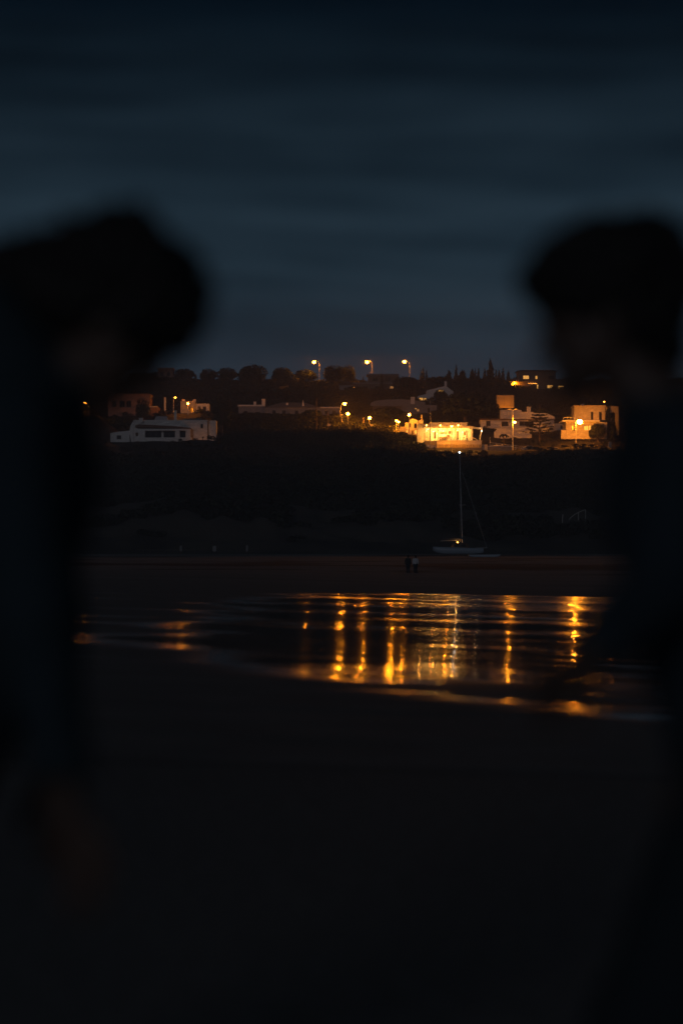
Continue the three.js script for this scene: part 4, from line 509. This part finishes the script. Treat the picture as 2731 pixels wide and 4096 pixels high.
function person(label, p) { // p: positions in metres; body as one surface, clothes and hair as children
  const g = new THREE.Group(); g.position.set(p.base[0], sandH(p.base[0], -p.base[2]), p.base[2]); top(g, 'person', label, 'person', p.group);
  const o = p.base, gy = g.position.y, L = (v) => [v[0] - o[0], v[1] - gy, v[2] - o[2]], B = (a, ra, b, rb) => [...L(a), ra, ...L(b), rb];
  const all = [], arms = [], legs = [], torso = [];
  torso.push(B(p.neckLow, 0.062, p.chest, 0.125), B(p.chest, 0.125, p.waist, 0.118), B(p.waist, 0.118, p.hip, 0.128)); for (const a of p.arms) { torso.push(B(p.chest, 0.09, a[0], 0.062)); arms.push(B(a[0], 0.056, a[1], 0.042), B(a[1], 0.042, a[2], 0.029)); } for (const l of p.legs) legs.push(B(p.hip, 0.1, l[0], 0.088), B(l[0], 0.088, l[1], 0.06), B(l[1], 0.058, l[2], 0.04));
  const neck = B(p.neckLow, 0.062, p.head, 0.055); all.push(neck, ...torso, ...arms, ...legs);
  const c = [L(p.chest)[0], 0.86, 0], n = p.fine ? 120 : 72;
  const bodyG = sdfMesh(bonesSdf(all, 0.03), [c[0], 0.86, c[2]], 0.98, n), bits = [bodyG, orient(headG, L(p.head), p.face, p.up)];
  p.arms.forEach((a) => { bits.push(orient(handG, [0, 1, 2].map((k) => L(a[2])[k] + (a[3][k] - a[2][k]) * 0.42), [0, 1, 2].map((k) => a[3][k] - a[2][k]), a[4])); });
  const body = part(g, 'body', mergeGeometries(bits), skin);
  part(g, p.topName, sdfMesh((x, y, z) => { let s = bonesSdf(torso, 0.05, p.bulk)(x, y, z); for (const b of arms) s = smin(s, cone(x, y, z, b, p.bulk), 0.03); return Math.max(s + 0.006 * N3(x * 14, y * 18, z * 14), y - L(p.neckLow)[1] - 0.02, L(p.hip)[1] - 0.03 - y); }, c, 0.98, n), p.coat);
  part(g, 'trousers', sdfMesh((x, y, z) => Math.max(bonesSdf(legs, 0.04, p.baggy)(x, y, z) + 0.004 * N3(x * 16, y * 10, z * 16), y - L(p.hip)[1] - 0.05, 0.045 - y), c, 0.98, n), p.trousers ?? trousers);
  p.legs.forEach((l) => { const f = L(l[2]), s = p.facing; part(g, 'shoe', new THREE.CapsuleGeometry(0.045, 0.17, 6, 12).rotateZ(Math.PI / 2).translate(f[0] + s * 0.06, 0.047, f[2]), shoe); });
  if (p.hood) part(g, 'hood', sdfMesh((x, y, z) => cone(x, y, z, B(p.hood[0], 0.13, p.hood[1], 0.12)) + 0.01 * N3(x * 15, y * 15, z * 15), L(p.hood[1]), 0.5, 60), p.coat);
  part(g, 'hair', orient(sdfMesh(p.hair, [-0.02, 0.06, 0], 0.26, p.fine ? 80 : 44), L(p.head), p.face, p.up), hairM); return g;
}
const PD = 4.1, near = (px, py, dz = 0) => { const v = at(px, py, PD); return [v.x, v.y, v.z + dz]; };
const bigHair = (wave, swept) => (x, y, z) => { let s = ell(x, y, z, -0.05, 0.08, 0, 0.145, 0.112, 0.115); s = smin(s, ell(x, y, z, 0.015, 0.075, 0, 0.09, 0.078, 0.09), 0.05); if (swept) s = smin(s, cone(x, y, z, [-0.06, 0.05, 0, 0.10, -0.2, -0.05, 0, 0.07]), 0.05); s = smin(s, ell(x, y, z, -0.085, 0.0, 0, 0.07, 0.10, 0.09), 0.04); s += 0.016 * N3(x * 40, y * 40, z * 40) + 0.018 * N3(x * 13 + wave, y * 13, z * 13); return Math.max(s, -(ell(x, y, z, 0.115, -0.075, 0, 0.12, 0.085, 0.16))); };
person('blurred dark person on the left leaning in, thick hair, arm hanging down', {
  base: [-0.74, 0, -PD], fine: true, facing: 1, bulk: 0.022, baggy: 0.025, topName: 'jacket', coat, hood: [near(-90, 1400), near(90, 1640)], head: near(475, 1335), face: [0.74, -0.67, 0], up: [0.67, 0.74, 0], hair: bigHair(0, true),
  neckLow: near(190, 1560), chest: near(45, 1880), waist: near(-90, 2560), hip: near(-330, 3000), arms: [[near(90, 1730, 0.17), near(195, 2430, 0.21), near(310, 3080, 0.19), near(380, 3450, 0.17), [0.3, 0.1, -1]], [near(90, 1800, -0.17), near(120, 2470, -0.24), near(170, 3000, -0.2), near(200, 3350, -0.17), [0.3, 0.1, 1]]],
  legs: [[near(-340, 3080, 0.1), [-0.72, 0.48, -PD + 0.11], [-0.80, 0.09, -PD + 0.11]], [near(-340, 3080, -0.1), [-0.78, 0.48, -PD - 0.1], [-0.93, 0.09, -PD - 0.1]]],
});
person('blurred dark person on the right facing left, thick hair, forearm reaching forward', {
  base: [0.72, 0, -PD], fine: true, facing: -1, bulk: 0.02, baggy: 0.035, topName: 'jacket', coat: coat2, head: near(2390, 1310), face: [-0.985, -0.17, 0], up: [-0.17, 0.985, 0], hair: bigHair(4),
  neckLow: near(2640, 1640), chest: near(2760, 1980), waist: near(2910, 2560), hip: near(3020, 3000), arms: [[near(2680, 1800, 0.17), near(2600, 2330, 0.2), near(2330, 2545, 0.33), near(2165, 2670, 0.38), [0.3, 0.5, -1]], [near(2720, 1800, -0.17), near(2900, 2400, -0.24), near(2860, 2950, -0.2), near(2840, 3280, -0.16), [-0.3, 0.1, 1]]],
  legs: [[near(2990, 3080, 0.1), near(2545, 4080, 0.12), [0.56, 0.09, -PD + 0.12]], [near(3040, 3080, -0.1), [0.80, 0.48, -PD - 0.1], [0.98, 0.09, -PD - 0.1]]],
});
{ // couple walking far out on the sand
  const walk = (px, d, label, m, coatM, dirx) => { const x = (px - CX) / F * d, y0 = sandH(x, d), P = (a, y, z) => [x + a, y0 + y, -d + z];
    person(label, { base: [x, 0, -d], fine: false, facing: 1, bulk: 0.03, baggy: 0.03, topName: 'top', coat: coatM, trousers, group: 'couple walking on the far sand', head: P(0.02, 1.6, 0), face: [0.3, 0, -1], up: [0, 1, 0], hair: (a, b, c) => Math.max(ell(a, b, c, -0.02, 0.05, 0, 0.12, 0.12, 0.1), -(ell(a, b, c, 0.1, -0.05, 0, 0.11, 0.08, 0.2))), neckLow: P(0, 1.46, 0), chest: P(0, 1.28, 0), waist: P(0, 1.05, 0), hip: P(0, 0.9, 0),
      arms: [[P(0.19, 1.38, 0), P(0.25, 1.1, 0.05), P(0.26, 0.86, -0.02), P(0.26, 0.7, -0.05), [-1, 0, 0]], [P(-0.19, 1.38, 0), P(-0.25, 1.1, 0), P(-0.24, 0.86, 0.04), P(-0.24, 0.7, 0.08), [1, 0, 0]]], legs: [[P(0.09, 0.86, 0), P(0.1, 0.48, -0.12), P(0.1, 0.09, -0.02)], [P(-0.09, 0.86, 0), P(-0.1, 0.48, 0.06), P(-0.1, 0.09, 0.22)]] }); };
  walk(1631, 243, 'far walker in dark clothes, left one of the couple on the sand', null, mat(0.02, 0.02, 0.022, 0.9));
  walk(1661, 242, 'far walker in a pale top, right one of the couple on the sand', null, mat(0.42, 0.42, 0.44, 0.9));
}
shadows(scene);
renderer.render(scene, camera);
